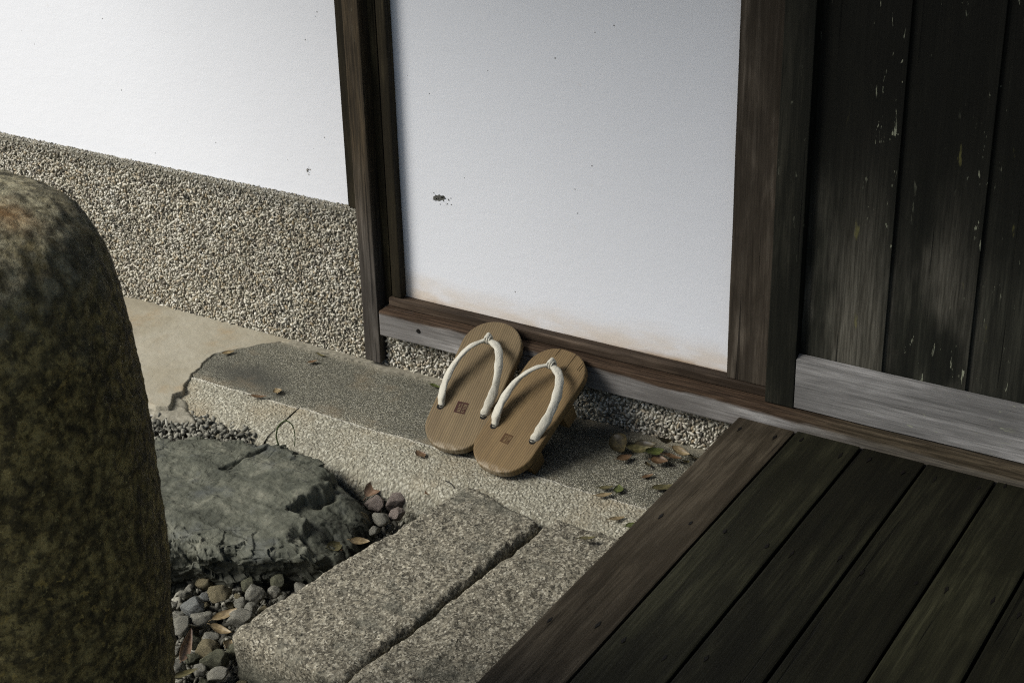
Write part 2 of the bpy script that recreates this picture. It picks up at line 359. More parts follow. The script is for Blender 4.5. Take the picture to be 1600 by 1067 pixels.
LEAF = dict(tan=mk_leaf('tan_leaf', (.17, .125, .062), (.28, .22, .12)), brown=mk_leaf('brown_leaf', (.095, .055, .026), (.17, .11, .058)),
            dark=mk_leaf('dark_leaf', (.035, .028, .012), (.075, .06, .025)), green=mk_leaf('green_leaf', (.055, .068, .016), (.12, .135, .04)),
            olive=mk_leaf('olive_leaf', (.07, .062, .024), (.14, .12, .05)), pink=mk_leaf('pinkish_brown_leaf', (.15, .092, .055), (.26, .175, .115)),
            orange=mk_leaf('orange_leaf', (.22, .09, .03), (.32, .16, .06)))
M_blade = flat('thin_green_blade', (.045, .065, .02)); M_twig = flat('pale_dry_twig', (.48, .46, .40))
M_roofw = wood('eave_timber', 1, (.012, .010, .007), (.03, .024, .017), (.06, .05, .036), .8)
M_tile = simple('roof_tile_grey', [(.3, (.05, .052, .055)), (.7, (.12, .122, .125))], 20)

# ------------------------------------------------------------ mesh helpers
def link(name, me, mat, parent=None, smooth=False, label=None, kind=None):
    if mat: me.materials.append(mat)
    if smooth: me.shade_smooth()
    o = bpy.data.objects.new(name, me); C.objects.link(o)
    if parent:
        o.parent = parent
        if parent.get('_loc') is not None: o.matrix_parent_inverse = Matrix.Translation(Vector(parent['_loc'])).inverted()
    if label: o['label'] = label
    if kind: o['kind'] = kind
    return o
def thing(name, label, cat, loc=(0, 0, 0), group=None):
    o = bpy.data.objects.new(name, None); C.objects.link(o); o.location = loc; o.empty_display_size = .05
    o['label'] = label; o['category'] = cat; o['_loc'] = list(loc)
    if group: o['group'] = group
    return o
def tag(o, label, cat, group=None):
    o['label'] = label; o['category'] = cat
    if group: o['group'] = group
    return o
def arr_mesh(name, V, F):
    V = np.asarray(V, dtype=np.float32); F = np.asarray(F, dtype=np.int32); k = F.shape[1]
    me = bpy.data.meshes.new(name); me.vertices.add(len(V)); me.vertices.foreach_set('co', V.ravel())
    me.loops.add(F.size); me.loops.foreach_set('vertex_index', F.ravel())
    me.polygons.add(len(F)); me.polygons.foreach_set('loop_start', np.arange(0, F.size, k, dtype=np.int32))
    me.polygons.foreach_set('loop_total', np.full(len(F), k, dtype=np.int32)); me.update(calc_edges=True); me.validate()
    return me
def box_bm(bm, x0, x1, y0, y1, z0, z1, bev=.0, seg=2):
    r = bmesh.ops.create_cube(bm, size=1); vs = r['verts']
    for v in vs: v.co = Vector((x0+(v.co.x+.5)*(x1-x0), y0+(v.co.y+.5)*(y1-y0), z0+(v.co.z+.5)*(z1-z0)))
    if bev:
        ed = {e for v in vs for e in v.link_edges}
        bmesh.ops.bevel(bm, geom=list(ed), offset=bev, segments=seg, affect='EDGES', profile=.6)
def box(name, x0, x1, y0, y1, z0, z1, mat, parent=None, bev=.0015, label=None, cuts=0, wob=0., axis=0):
    bm = bmesh.new(); box_bm(bm, x0, x1, y0, y1, z0, z1, bev)
    if cuts:                                            # slight waviness along the grain
        lo, hi = ((x0, x1), (y0, y1), (z0, z1))[axis]
        no = Vector((0, 0, 0)); no[axis] = 1
        for k in range(1, cuts):
            p = Vector((0, 0, 0)); p[axis] = lo+(hi-lo)*k/cuts
            bmesh.ops.bisect_plane(bm, geom=bm.verts[:]+bm.edges[:]+bm.faces[:], plane_co=p, plane_no=no)
        P = np.array([v.co[:] for v in bm.verts]); sd_ = int((x0+5)*977+(y0+5)*331+z0*7919) % 1000
        st = np.array([30., 30., 30.]); st[axis] = 9.
        ds = [fbm(P*st, 1, 3, sd_+i*11) for i in range(3)]
        for i, v in enumerate(bm.verts):
            for a in range(3):
                if a != axis: v.co[a] += wob*ds[a][i]
    me = bpy.data.meshes.new(name); bm.to_mesh(me); bm.free()
    o = link(name, me, mat, parent, False, label)
    return o
def poly_prism(name, pts, z0, z1, mat, parent=None, inset=.0015, label=None):
    n = len(pts); P = np.array(pts); c = P.mean(0)
    d = P-c; L = np.linalg.norm(d, axis=1, keepdims=True); I = P-d/L*inset
    V = [(x, y, z0) for x, y in P]+[(x, y, z1-inset) for x, y in P]+[(x, y, z1) for x, y in I]
    bm = bmesh.new(); vs = [bm.verts.new(v) for v in V]
    for k in range(2):
        for i in range(n):
            j = (i+1) % n; bm.faces.new([vs[k*n+i], vs[k*n+j], vs[(k+1)*n+j], vs[(k+1)*n+i]])
    bm.faces.new(vs[2*n:]); bm.faces.new(list(reversed(vs[:n])))
    bmesh.ops.recalc_face_normals(bm, faces=bm.faces); bmesh.ops.triangulate(bm, faces=[f for f in bm.faces if len(f.verts) > 4])
    me = bpy.data.meshes.new(name); bm.to_mesh(me); bm.free()
    return link(name, me, mat, parent, False, label)
def tube(name, pts, rad, mat, parent=None, seg=10, flat_=1., smooth=True, up_hint=Vector((0, 0, 1))):
    pts = [Vector(p) for p in pts]; n = len(pts); rad = rad if isinstance(rad, (list, tuple)) else [rad]*n
    V = []; F = []
    for i, p in enumerate(pts):
        t = (pts[min(i+1, n-1)]-pts[max(i-1, 0)]).normalized(); a = t.cross(up_hint)
        if a.length < 1e-4: a = t.cross(Vector((1, 0, 0)))
        a.normalize(); b = a.cross(t)
        for k in range(seg):
            th = 2*math.pi*k/seg; V.append(p+a*math.cos(th)*rad[i]+b*math.sin(th)*rad[i]*flat_)
    for i in range(n-1):
        for k in range(seg):
            F.append((i*seg+k, i*seg+(k+1) % seg, (i+1)*seg+(k+1) % seg, (i+1)*seg+k))
    F.append(tuple(reversed(range(seg)))); F.append(tuple((n-1)*seg+k for k in range(seg)))
    me = bpy.data.meshes.new(name); me.from_pydata([tuple(v) for v in V], [], F); me.update()
    return link(name, me, mat, parent, smooth)
def spline(ctrl, n):
    P = [Vector(p) for p in ctrl]; P = [P[0]*2-P[1]]+P+[P[-1]*2-P[-2]]; out = []
    m_ = len(P)-3
    for i in range(n+1):
        t = i/n*m_; k = min(int(t), m_-1); t -= k; a, b, c, d = P[k:k+4]
        out.append(.5*((2*b)+(-a+c)*t+(2*a-5*b+4*c-d)*t*t+(-a+3*b-3*c+d)*t**3))
    return out

# ------------------------------------------------------------ SETTING: ground
gm = bpy.data.meshes.new('ground'); gm.from_pydata([(-60, -60, -.10), (60, -60, -.10), (60, 60, -.10), (-60, 60, -.10)], [], [(0, 1, 2, 3)])
link('ground', gm, M_outer)['kind'] = 'structure'
nx, ny = 220, 160
X, Y = np.meshgrid(np.linspace(-2.3, -.55, nx), np.linspace(.55, 1.56, ny)); P = np.stack([X.ravel(), Y.ravel(), np.zeros(nx*ny)], 1)
Z = -.082+.010*fbm(P, 9, 4, 3)+.004*fbm(P, 60, 3, 4)
Z += .035*sst(-1.42, -1.55, P[:, 0])*sst(1.38, 1.46, P[:, 1])
P[:, 2] = Z
q = (np.arange(ny-1)[:, None]*nx+np.arange(nx-1)[None, :]).ravel()
link('soil_bed', arr_mesh('soil_bed', P, np.stack([q, q+1, q+nx+1, q+nx], 1)), M_soil, smooth=True)['kind'] = 'structure'

# ------------------------------------------------------------ STEP
step = thing('doorstep', 'long low washed-aggregate concrete step running along the foot of the house wall', 'step', (-1.0, 1.64, -.1))
nx = 260
def slab_sheet(name, x0, x1, prof, mat, seed, amp=.0012, nxx=240, irregular=None):
    k = len(prof); xs = np.linspace(x0, x1, nxx)
    Xg, I = np.meshgrid(xs, np.arange(k)); pr = np.array(prof)
    P = np.stack([Xg.ravel(), pr[I.ravel(), 0], pr[I.ravel(), 1]], 1)
    n_ = fbm(P, 18, 4, seed)*amp*1.5+fbm(P, 120, 2, seed+3)*amp*.6
    P[:, 2] += n_; P[:, 1] += fbm(P, 25, 3, seed+9)*amp*1.2*(P[:, 2] < -.01)
    if irregular is not None: P = irregular(P)
    q = (np.arange(k-1)[:, None]*nxx+np.arange(nxx-1)[None, :]).ravel()
    F = np.stack([q, q+1, q+nxx+1, q+nxx], 1)
    me = arr_mesh(name, P, F); bm = bmesh.new(); bm.from_mesh(me)
    be = [e for e in bm.edges if e.is_boundary]; bmesh.ops.contextual_create(bm, geom=be)
    bmesh.ops.recalc_face_normals(bm, faces=bm.faces); bm.to_mesh(me); bm.free()
    return link(name, me, mat, step, True)
prof = [(1.602, -.12), (1.602, -.004), (1.603, -.0008)]+[(1.605+.168*t, .0) for t in np.linspace(0, 1, 30)]+[(1.80, 0.), (1.80, -.12)]
slab_sheet('step_top', -1.66, 1.6, prof, M_step, 5, .0008, 420)
def bprof():
    o = [(1.6, -.12), (1.6, -.003), (1.599, -.0002), (1.597, .0004)]
    for t in np.linspace(0, 1, 14)[1:]: o.append((1.597-.060*t, -.008*t**1.4))
    for a in np.linspace(0, math.pi/2, 9)[1:]: o.append((1.537-.032*math.sin(a), -.008-.034*(1-math.cos(a))))
    o += [(1.503, -.07), (1.502, -.12)]
    return o
def broken(P):
    m_ = P[:, 0] < -1.50; k = sst(-1.50, -1.585, P[:, 0]); P[:, 1] += k*.006*(1.6-P[:, 1])/.1; P[:, 2] -= k*.006*(1.6-P[:, 1])/.1
    return P
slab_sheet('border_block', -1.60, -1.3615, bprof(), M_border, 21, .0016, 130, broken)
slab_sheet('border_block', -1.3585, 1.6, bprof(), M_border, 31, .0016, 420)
edge = [(-1.500, 1.775), (-1.505, 1.757), (-1.522, 1.757), (-1.531, 1.746), (-1.545, 1.738), (-1.552, 1.722), (-1.562, 1.708), (-1.578, 1.690), (-1.585, 1.672), (-1.583, 1.650), (-1.574, 1.628), (-1.571, 1.607), (-1.560, 1.590), (-1.556, 1.572), (-1.545, 1.556), (-1.549, 1.540), (-1.536, 1.522), (-1.528, 1.506), (-1.545, 1.497), (-1.62, 1.502), (-1.75, 1.497), (-1.95, 1.505), (-2.3, 1.50), (-4.5, 1.50), (-4.5, 1.775)]
def poly_sd(P, poly):
    n = len(poly); d = np.full(len(P), 9.); ins = np.zeros(len(P), bool)
    for i in range(n):
        a = np.array(poly[i]); b = np.array(poly[(i+1) % n]); e = b-a; t = np.clip(((P-a)@e)/(e@e), 0, 1)
        d = np.minimum(d, np.linalg.norm(P-a-t[:, None]*e, axis=1))
        c = ((a[1] > P[:, 1]) != (b[1] > P[:, 1])) & (P[:, 0] < (b[0]-a[0])*(P[:, 1]-a[1])/(b[1]-a[1]+1e-12)+a[0]); ins ^= c
    return np.where(ins, -d, d)
def soft_plate(name, pts, reg, z1, rad, mat, label, seed, res=.0016, amp=.003, depth=.06):
    nx_, ny_ = int((reg[1]-reg[0])/res), int((reg[3]-reg[2])/res)
    X, Y = np.meshgrid(np.linspace(reg[0], reg[1], nx_), np.linspace(reg[2], reg[3], ny_)); P = np.stack([X.ravel(), Y.ravel(), np.zeros(nx_*ny_)], 1)
    sd_ = poly_sd(P[:, :2], pts)+amp*fbm(P, 55, 4, seed)+amp*.4*fbm(P, 180, 3, seed+1)
    t = np.clip((sd_+rad)/rad, 0, None); P[:, 2] = z1-rad*(1-np.sqrt(np.clip(1-t*t, 0, 1)))-np.where(t > 1, depth*np.clip(sd_/.0022, 0, 1), 0)
    P[:, 2] += .0012*fbm(P, 14, 3, seed+3)+.0004*fbm(P, 110, 3, seed+5)
    keep = (sd_.reshape(ny_, nx_) < .0045); k = keep[:-1, :-1] & keep[1:, 1:] & keep[1:, :-1] & keep[:-1, 1:]
    q = (np.arange(ny_-1)[:, None]*nx_+np.arange(nx_-1)[None, :]).ravel()[k.ravel()]
    me = arr_mesh(name, P, np.stack([q, q+1, q+nx_+1, q+nx_], 1)); bm = bmesh.new(); bm.from_mesh(me)
    bmesh.ops.delete(bm, geom=[v for v in bm.verts if not v.link_faces], context='VERTS'); bm.to_mesh(me); bm.free()
    return link(name, me, mat, step, True, label)
edge = [p for p in edge if p[0] > -2.3]
edge = edge[:-1]+[(-2.35, 1.50), (-2.35, 1.775)] if False else [p for p in edge if p[0] > -2.0]+[(-2.6, 1.50), (-2.6, 1.79), (-1.50, 1.79)]
cem = soft_plate('cement_patch', edge, (-2.4, -1.49, 1.47, 1.776), .0018, .0016, M_cement, 'smooth greyish tan cement patch with a ragged cracked edge', 41)
box('cement_patch', -5.0, -2.3985, 1.50, 1.776, -.10, .0030, M_cement, step, .002)
frag = [(-1.585, 1.490), (-1.535, 1.488), (-1.500, 1.494), (-1.474, 1.503), (-1.482, 1.515), (-1.505, 1.528), (-1.525, 1.548), (-1.56, 1.56), (-1.59, 1.54)]
soft_plate('mortar_lump', frag, (-1.60, -1.46, 1.47, 1.58), -.0045, .013, M_lip, 'pale mortar smear at the corner of the border', 47, .0012, .004)
lip = [(-1.515, 1.7645)]
xs = np.linspace(-1.51, -1.215, 70); random.seed(5)
lo = [(x, 1.7575-.004*max(0, math.sin((x+1.51)*40))+random.uniform(-.001, .001)+(.010 if -1.36 < x < -1.318 else 0)*0) for x in xs]
poly_prism('mortar_fillet', lo+[(xs[-1], 1.772), (xs[0], 1.772)], -.01, .0028, M_lip, step, .0008, 'thin cracked strip of mortar along the wall foot')

# ------------------------------------------------------------ HOUSE
house = thing('house_wall', 'old white plastered house front with dark timber posts, plank door and pebbledash base', 'house', (-1.0, 1.8, 0))
WL = -5.0
# plaster left of the post
box('plaster_wall', WL, -1.362, 1.785, 1.90, .225, 2.5, M_plaster, house, .001)
box('infill_panel', -1.330, -.60, 1.785, 1.88, .108, 2.5, M_panel, house, 0, 'greyer white plaster panel with tan stain along its foot')
# pebbledash
def ico():
    bm = bmesh.new(); bmesh.ops.create_icosphere(bm, subdivisions=1, radius=1); V = np.array([v.co[:] for v in bm.verts]); F = np.array([[v.index for v in f.verts] for f in bm.faces]); bm.free(); return V, F
IV, IF = ico()
def grains(name, spots, sizes, parent, mat, seed, yout=1.0):
    rng = np.random.default_rng(seed); n = len(spots)
    q = rng.normal(size=(n, 4)); q[:, :] *= (1, 1, 1, 1); q /= np.linalg.norm(q, axis=1, keepdims=True)
    w_, x, y, z = q.T
    Rm = np.stack([1-2*(y*y+z*z), 2*(x*y-z*w_), 2*(x*z+y*w_), 2*(x*y+z*w_), 1-2*(x*x+z*z), 2*(y*z-x*w_), 2*(x*z-y*w_), 2*(y*z+x*w_), 1-2*(x*x+y*y)], 1).reshape(n, 3, 3)
    sc = sizes[:, None]*np.stack([rng.uniform(1.2, 2.4, n), rng.uniform(.65, 1.05, n), rng.uniform(.55, .9, n)], 1)
    V = IV[None]*(1+rng.uniform(-.22, .22, (n, len(IV), 1)))*sc[:, None, :]
    V = np.einsum('nij,nkj->nki', Rm, V)+spots[:, None, :]
    F = IF[None]+(np.arange(n)*len(IV))[:, None, None]
    return link(name, arr_mesh(name, V.reshape(-1, 3), F.reshape(-1, 3)), mat, parent, True, kind='stuff')
rng = np.random.default_rng(11)
def jitgrid(x0, x1, z0, z1, dx, dz, j=.45):
    gx = np.arange(x0, x1, dx); gz = np.arange(z0, z1, dz); Xg, Zg = np.meshgrid(gx, gz); Xg = Xg+(np.arange(len(gz)) % 2)[:, None]*dx/2
    return np.stack([(Xg+rng.uniform(-j, j, Xg.shape)*dx).ravel(), (Zg+rng.uniform(-j, j, Zg.shape)*dz).ravel()], 1)
base = box('pebbledash_base', WL, -1.3585, 1.7715, 1.784, -.05, .2430, M_mortar, house, .0022, 'grey and cream pebbledash wall base')
g = jitgrid(-3.1, -1.3615,  .002, .2432, .0042, .0037)
yy = 1.7712+rng.uniform(-.0012, .0012, len(g))+sst(.237, .2435, g[:, 1])*.0030
sp = np.stack([g[:, 0], yy, g[:, 1]], 1)
grains('washed_pebbles', sp, rng.uniform(.0016, .0028, len(sp))*(1-.35*sst(.232, .2425, g[:, 1])), base, M_grain, 3)
gt = jitgrid(-3.1, -1.3615, 1.7725, 1.7838, .0034, .0028)
grains('washed_pebbles', np.stack([gt[:, 0], gt[:, 1], .2430+rng.uniform(-.0008, .0004, len(gt))], 1), rng.uniform(.0012, .0021, len(gt)), base, M_grain, 5)
base2 = box('pebbledash_footing', -1.3275, 1.6, 1.7715, 1.80, -.05, .0995, M_mortar, house, .001, 'pebbledash strip below the door sill')
g = jitgrid(-1.326, -.55, .002, .090, .0050, .0043)
sp = np.stack([g[:, 0], 1.7712+rng.uniform(-.0014, .0014, len(g)), g[:, 1]], 1)
grains('washed_pebbles', sp, rng.uniform(.0020, .0032, len(sp)), base2, M_grain, 4)
# post
post = thing  # (kept as parts of the house)
pf = box('post_board', -1.3575, -1.3300, 1.7565, 1.7995, .010, 2.5, M_post, house, .0015, 'weathered narrow front board of the corner post', 90, .0008, 2)
box('back_post', -1.3855, -1.3595, 1.7762, 1.7848, .2445, 2.5, M_jamb, house, .001)
box('door_jamb', -1.3297, -1.3165, 1.7765, 1.7845, .1045, 2.5, M_jamb, house, .001)
box('jamb_strip', -1.3105, -1.2945, 1.7700, 1.7845, .119, 2.5, M_jamb, house, .002, 'thin strip beside the white panel', 60, .0004, 2)
# sill, chamfered and worn
sl = box('sill', -1.3200, 1.6, 1.7465, 1.7710, .0640, .1035, M_sill, house, .0022, 'grey weathered sill beam with brown upper edge', 200, .0009, 0)
bm = bmesh.new(); bmesh.ops.create_cone(bm, cap_ends=True, segments=14, radius1=.0035, radius2=.0032, depth=.002)
bmesh.ops.rotate(bm, verts=bm.verts, matrix=Matrix.Rotation(math.pi/2, 3, 'X')); bmesh.ops.translate(bm, verts=bm.verts, vec=(-1.2495, 1.7462, .0865))
me = bpy.data.meshes.new('nail_head'); bm.to_mesh(me); bm.free(); nh = link('nail_head', me, M_nail, sl)
box('sill_back', -1.3200, 1.6, 1.7712, 1.7850, .1000, .1042, M_rail, house, .0005)
box('upper_rail', -1.3160, -.7090, 1.7672, 1.7845, .1045, .1180, M_rail, house, .0022, 'reddish brown raised rail under the white panel', 120, .0006, 0)
box('upright_board', -.7712, -.6800, 1.7690, 1.7845, .1185, 2.5, M_board, house, .0012, 'brown upright board right of the white panel', 90, .0005, 2)
# door
def sub(parent): return parent
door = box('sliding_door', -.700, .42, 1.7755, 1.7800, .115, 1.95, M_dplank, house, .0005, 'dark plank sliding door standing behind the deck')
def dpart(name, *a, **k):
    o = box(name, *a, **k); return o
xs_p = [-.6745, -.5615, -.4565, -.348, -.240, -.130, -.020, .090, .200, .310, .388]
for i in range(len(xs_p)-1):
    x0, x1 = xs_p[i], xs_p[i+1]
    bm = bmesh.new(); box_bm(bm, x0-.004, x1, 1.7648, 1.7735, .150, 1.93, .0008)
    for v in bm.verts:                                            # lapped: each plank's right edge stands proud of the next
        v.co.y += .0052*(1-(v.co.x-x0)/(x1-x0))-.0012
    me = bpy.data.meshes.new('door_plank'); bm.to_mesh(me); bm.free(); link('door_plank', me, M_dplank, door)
box('door_stile', -.7095, -.6702, 1.7535, 1.7745, .1055, 1.97, M_stile, door, .0014, 'dark upright left stile of the door', 90, .0004, 2)
box('door_stile', .388, .428, 1.7535, 1.7745, .1055, 1.97, M_stile, door, .0014)
def bevel_rail(name, x0, x1, y0, y1, z0, z1, mat, parent, label):
    o = box(name, x0, x1, y0, y1, z0, z1, mat, parent, .0008, label, 110, .0006, 0)
    for v in o.data.vertices:
        if v.co.z > z1-.004 and v.co.y < y0+.004: v.co.z -= .0045; 
    return o
bevel_rail('bottom_rail', -.6698, .3878, 1.7545, 1.7640, .1062, .1800, M_drail, door, 'silver grey weathered bottom rail of the door')
box('top_rail', -.6698, .3878, 1.7545, 1.7640, 1.88, 1.97, M_drail, door, .002)
box('right_wall', .43, 4.0, 1.7750, 1.88, .105, 2.5, M_panel, house, .002, 'plaster wall right of the door')
box('lintel', -1.33, .50, 1.7450, 1.7745, 1.975, 2.10, M_roofw, house, .003)
# eaves (real roof overhang above the frame)
roof = box('roof_eave', -5.2, 4.2, .95, 1.95, 2.30, 2.34, M_roofw, house, .003, 'timber roof overhang above the wall')
for k in range(20):
    box('rafter', -5.0+k*.46, -4.94+k*.46, .98, 1.93, 2.235, 2.299, M_roofw, roof, .002)
shade_canopy = box('added_shade_roof', -2.45, 2.6, .42, 1.78, 1.80, 1.83, M_roofw, house, .003, 'added low roof out of view, shading the door')  # added out of view so its shadow dims the upper door
# chip and smudge in the plaster
def blot(name, cx, cz, rx, rz, y, mat, seed, crumbs):
    random.seed(seed); bm = bmesh.new(); n = 30; vs = []
    for i in range(n):
        a = 2*math.pi*i/n; k = random.uniform(.72, 1.08); vs.append(bm.verts.new((cx+rx*k*math.cos(a), y, cz+rz*k*math.sin(a)+.22*rx*math.cos(a)*k)))
    bm.faces.new(vs)
    for j in range(crumbs):
        px = cx+random.gauss(rx*.5, rx*.75); pz = cz+random.gauss(0, rz*1.0)+.1*rx; r = random.uniform(.0003, .0011); m_ = 7
        bm.faces.new([bm.verts.new((px+r*math.cos(6.283*i/m_)*random.uniform(.7, 1.3), y, pz+r*math.sin(6.283*i/m_)*random.uniform(.7, 1.3))) for i in range(m_)])
    bmesh.ops.recalc_face_normals(bm, faces=bm.faces)
    r_ = bmesh.ops.extrude_face_region(bm, geom=bm.faces[:]); bmesh.ops.translate(bm, verts=[v for v in r_['geom'] if isinstance(v, bmesh.types.BMVert)], vec=(0, -.0005, 0))
    bmesh.ops.triangulate(bm, faces=bm.faces[:]); bmesh.ops.recalc_face_normals(bm, faces=bm.faces)
    me = bpy.data.meshes.new(name); bm.to_mesh(me); bm.free(); return link(name, me, mat, house)
blot('plaster_chip', -1.229, .284, .0115, .0048, 1.7850, M_chip, 3, 22)
blot('plaster_scuff', -1.464, .286, .002, .003, 1.7850, M_smudge, 9, 16)

# ------------------------------------------------------------ DECK
deck = thing('wooden_deck', 'low dark plank deck in front of the plank door', 'deck', (-.3, 1.1, -.1))
bx = [-.7400, -.6580, -.5700, -.4870, -.4000, -.3160, -.2310, -.1460, -.0610, .0240, .1090, .1940, .2790]
random.seed(4)
for i in range(len(bx)-1):
    x0, x1 = bx[i], bx[i+1]-.0032
    dz = random.uniform(-.0008, .0008); de = random.uniform(-.0012, .0012)
    mt = M_deck[0] if i == 0 else (M_deck[1] if i in (1, 4, 6) else M_deck[2])
    pk = box('deck_plank', x0, x1, .40, 1.7435+de, .0585+dz, .0805+dz, mt, deck, .0022, None if i else 'browner outer plank at the left edge of the deck', 70, .0007, 1)
    for yn in (1.722, 1.482, 1.238, .98):
        for xn in (x0+.016, x1-.016):
            if i > 6: continue
            jx, jy = random.uniform(-.005, .005), random.uniform(-.013, .013); bm = bmesh.new()
            pts = [(xn+jx+.0019*math.cos(a_)*(1+random.uniform(-.3, .3)), yn+jy+math.sin(a_)*(.0021+.006*abs(math.sin(a_))**6*random.uniform(.2, 1.3))) for a_ in np.linspace(0, 6.283, 13)[:-1]]
            lo_v = [bm.verts.new((a_, b_, .0803+dz)) for a_, b_ in pts]; hi_v = [bm.verts.new((a_, b_, .0812+dz)) for a_, b_ in pts]
            bm.faces.new(hi_v)
            for q_ in range(12): bm.faces.new([lo_v[q_], lo_v[(q_+1) % 12], hi_v[(q_+1) % 12], hi_v[q_]])
            me = bpy.data.meshes.new('nail'); bm.to_mesh(me); bm.free(); link('nail', me, M_nail, pk)
for y in (1.722, 1.482, 1.238, .98, .60):
    box('joist', -.725, .26, y-.02, y+.02, .0065, .0570, M_beam, deck, .002)
for y in (1.238, .98, .60):
    for x in (-.70, -.23, .24): box('deck_leg', x-.02, x+.02, y-.02, y+.02, -.10, .0060, M_beam, deck, .002)
for x in (-.70, -.23, .24): box('deck_leg', x-.02, x+.02, 1.70, 1.74, .0015, .0060, M_beam, deck, .001)

# ------------------------------------------------------------ GRANITE SLABS
def rough_slab(name, quad, z0, z1, seed, label, er=.012, cs=.0028):
    # dense box shell mapped to a quadrilateral, rounded and chiselled with position-based noise
    c = [Vector((*q, 0)) for q in quad]                  # near-left, near-right, far-right, far-left
    W_ = (c[1]-c[0]).length; L_ = (c[3]-c[0]).length; H_ = z1-z0
    nu, nv, nw = int(W_/cs), int(L_/cs), int(H_/(cs*1.6))
    Vs = []; Fs = []; off = 0
    def face(a, b, fn):
        nonlocal off
        A, B = np.meshgrid(np.linspace(0, 1, a+1), np.linspace(0, 1, b+1)); Vs.append(fn(A.ravel(), B.ravel()))
        q = (np.arange(b)[:, None]*(a+1)+np.arange(a)[None, :]).ravel()+off
        Fs.append(np.stack([q, q+1, q+a+2, q+a+1], 1)); off += (a+1)*(b+1)
    o1 = lambda a: np.ones_like(a); z_ = lambda a: np.zeros_like(a)
    face(nu, nv, lambda a, b: np.stack([a, b, o1(a)], 1)); face(nu, nw, lambda a, b: np.stack([a, z_(a), b], 1))
    face(nu, nw, lambda a, b: np.stack([1-a, o1(a), b], 1)); face(nv, nw, lambda a, b: np.stack([z_(a), 1-a, b], 1)); face(nv, nw, lambda a, b: np.stack([o1(a), a, b], 1))
    U = np.concatenate(Vs); F = np.concatenate(Fs)
    D = np.array([W_, L_, H_]); L3 = U*D                 # metric box coordinates
    lo = np.array([er, er, -1.]); hi = D-er; Cc = np.clip(L3, lo, hi); Cc[:, 2] = np.minimum(L3[:, 2], D[2]-er)
    d = L3-Cc; nrm = np.linalg.norm(d, axis=1); m_ = nrm > 1e-9
    k = np.ones(len(d)); ax = np.abs(d).max(1); k[m_] = (ax[m_]/nrm[m_])
    L3 = Cc+d*k[:, None]*1.0
    a = L3[:, 0:1]/W_; b = L3[:, 1:2]/L_; q = np.array([list(v[:2]) for v in c])
    XY = (q[0]*(1-a)*(1-b)+q[1]*a*(1-b)+q[2]*a*b+q[3]*(1-a)*b)
    P = np.concatenate([XY, L3[:, 2:3]+z0], 1); ctr = P.mean(0)
    Q = P.copy()
    up_ = sst(.55, 1., L3[:, 2]/H_)
    rd = ridge(Q, 38, 3, seed); fb = fbm(Q, 22, 5, seed+3, .6); fi = fbm(Q, 170, 3, seed+5)
    cd, cv = cells(Q, 75, seed+9)
    h = .0036*fb+.0022*(rd-.4)+.0019*fi+.0022*(cv-.5)
    P[:, 2] += h*up_
    dirn = (P[:, :2]-ctr[:2]); side = 1-sst(.0, .018, np.minimum(np.minimum(L3[:, 0], W_-L3[:, 0]), np.minimum(L3[:, 1], L_-L3[:, 1])))
    ndx = np.where(L3[:, 0] < W_/2, -1, 1)*(1-sst(0, .018, np.minimum(L3[:, 0], W_-L3[:, 0]))); ndy = np.where(L3[:, 1] < L_/2, -1, 1)*(1-sst(0, .018, np.minimum(L3[:, 1], L_-L3[:, 1])))
    e = .0040*fbm(Q, 26, 4, seed+13)+.0026*fbm(Q, 90, 3, seed+15)
    P[:, 0] += ndx*e; P[:, 1] += ndy*e
    o = link(name, arr_mesh(name, P, F), M_granite, None, True)
    bm = bmesh.new(); bm.from_mesh(o.data); bmesh.ops.remove_doubles(bm, verts=bm.verts, dist=.0003); bm.to_mesh(o.data); bm.free(); o.data.shade_smooth()
    tag(o, label, 'stone slab', 'rough granite slabs laid side by side before the step')
    return o
rough_slab('granite_slab', [(-1.096, 1.128), (-.926, 1.122), (-.902, 1.503), (-1.036, 1.540)], -.12, .001, 4, 'rough pinkish granite slab whose whole length lies clear of the deck, beside the pebbles')
rough_slab('granite_slab', [(-.945, .86), (-.745, .86), (-.725, 1.520), (-.891, 1.524)], -.12, .001, 60, 'rough granite slab partly hidden under the left edge of the wooden deck')

# ------------------------------------------------------------ FLAT BOULDER (stepping stone)
top = [(-1.62, 1.30), (-1.60, 1.385), (-1.545, 1.405), (-1.489, 1.424), (-1.422, 1.470), (-1.36, 1.486), (-1.315, 1.497), (-1.26, 1.492), (-1.203, 1.482), (-1.150, 1.462), (-1.122, 1.425), (-1.112, 1.385), (-1.098, 1.345), (-1.115, 1.312), (-1.150, 1.292), (-1.185, 1.270), (-1.215, 1.250), (-1.26, 1.238), (-1.30, 1.215), (-1.36, 1.17), (-1.47, 1.15), (-1.57, 1.20)]
cx_, cy_ = -1.335, 1.350; NA, NT, NS = 1000, 170, 90
th = np.linspace(0, 2*math.pi, NA, endpoint=False)
Rr = np.zeros(NA)
for i_, t_ in enumerate(th):                                     # ray / outline intersection
    dx, dy = math.cos(t_), math.sin(t_); best = .1
    for j in range(len(top)):
        (x1, y1), (x2, y2) = top[j], top[(j+1) % len(top)]; ex, ey = x2-x1, y2-y1; den = dx*ey-dy*ex
        if abs(den) < 1e-12: continue
        tq = ((x1-cx_)*ey-(y1-cy_)*ex)/den; uq = ((x1-cx_)*dy-(y1-cy_)*dx)/den
        if tq > 0 and -1e-6 <= uq <= 1+1e-6: best = max(best, tq)
    Rr[i_] = best
for _ in range(6): Rr = (np.roll(Rr, 1)+2*Rr+np.roll(Rr, -1))/4
Rr = Rr*1.012
prof_b = [((t)**.8, 0., 0.) for t in np.linspace(0, 1, NT)]      # (fraction of radius, inward metres, z)
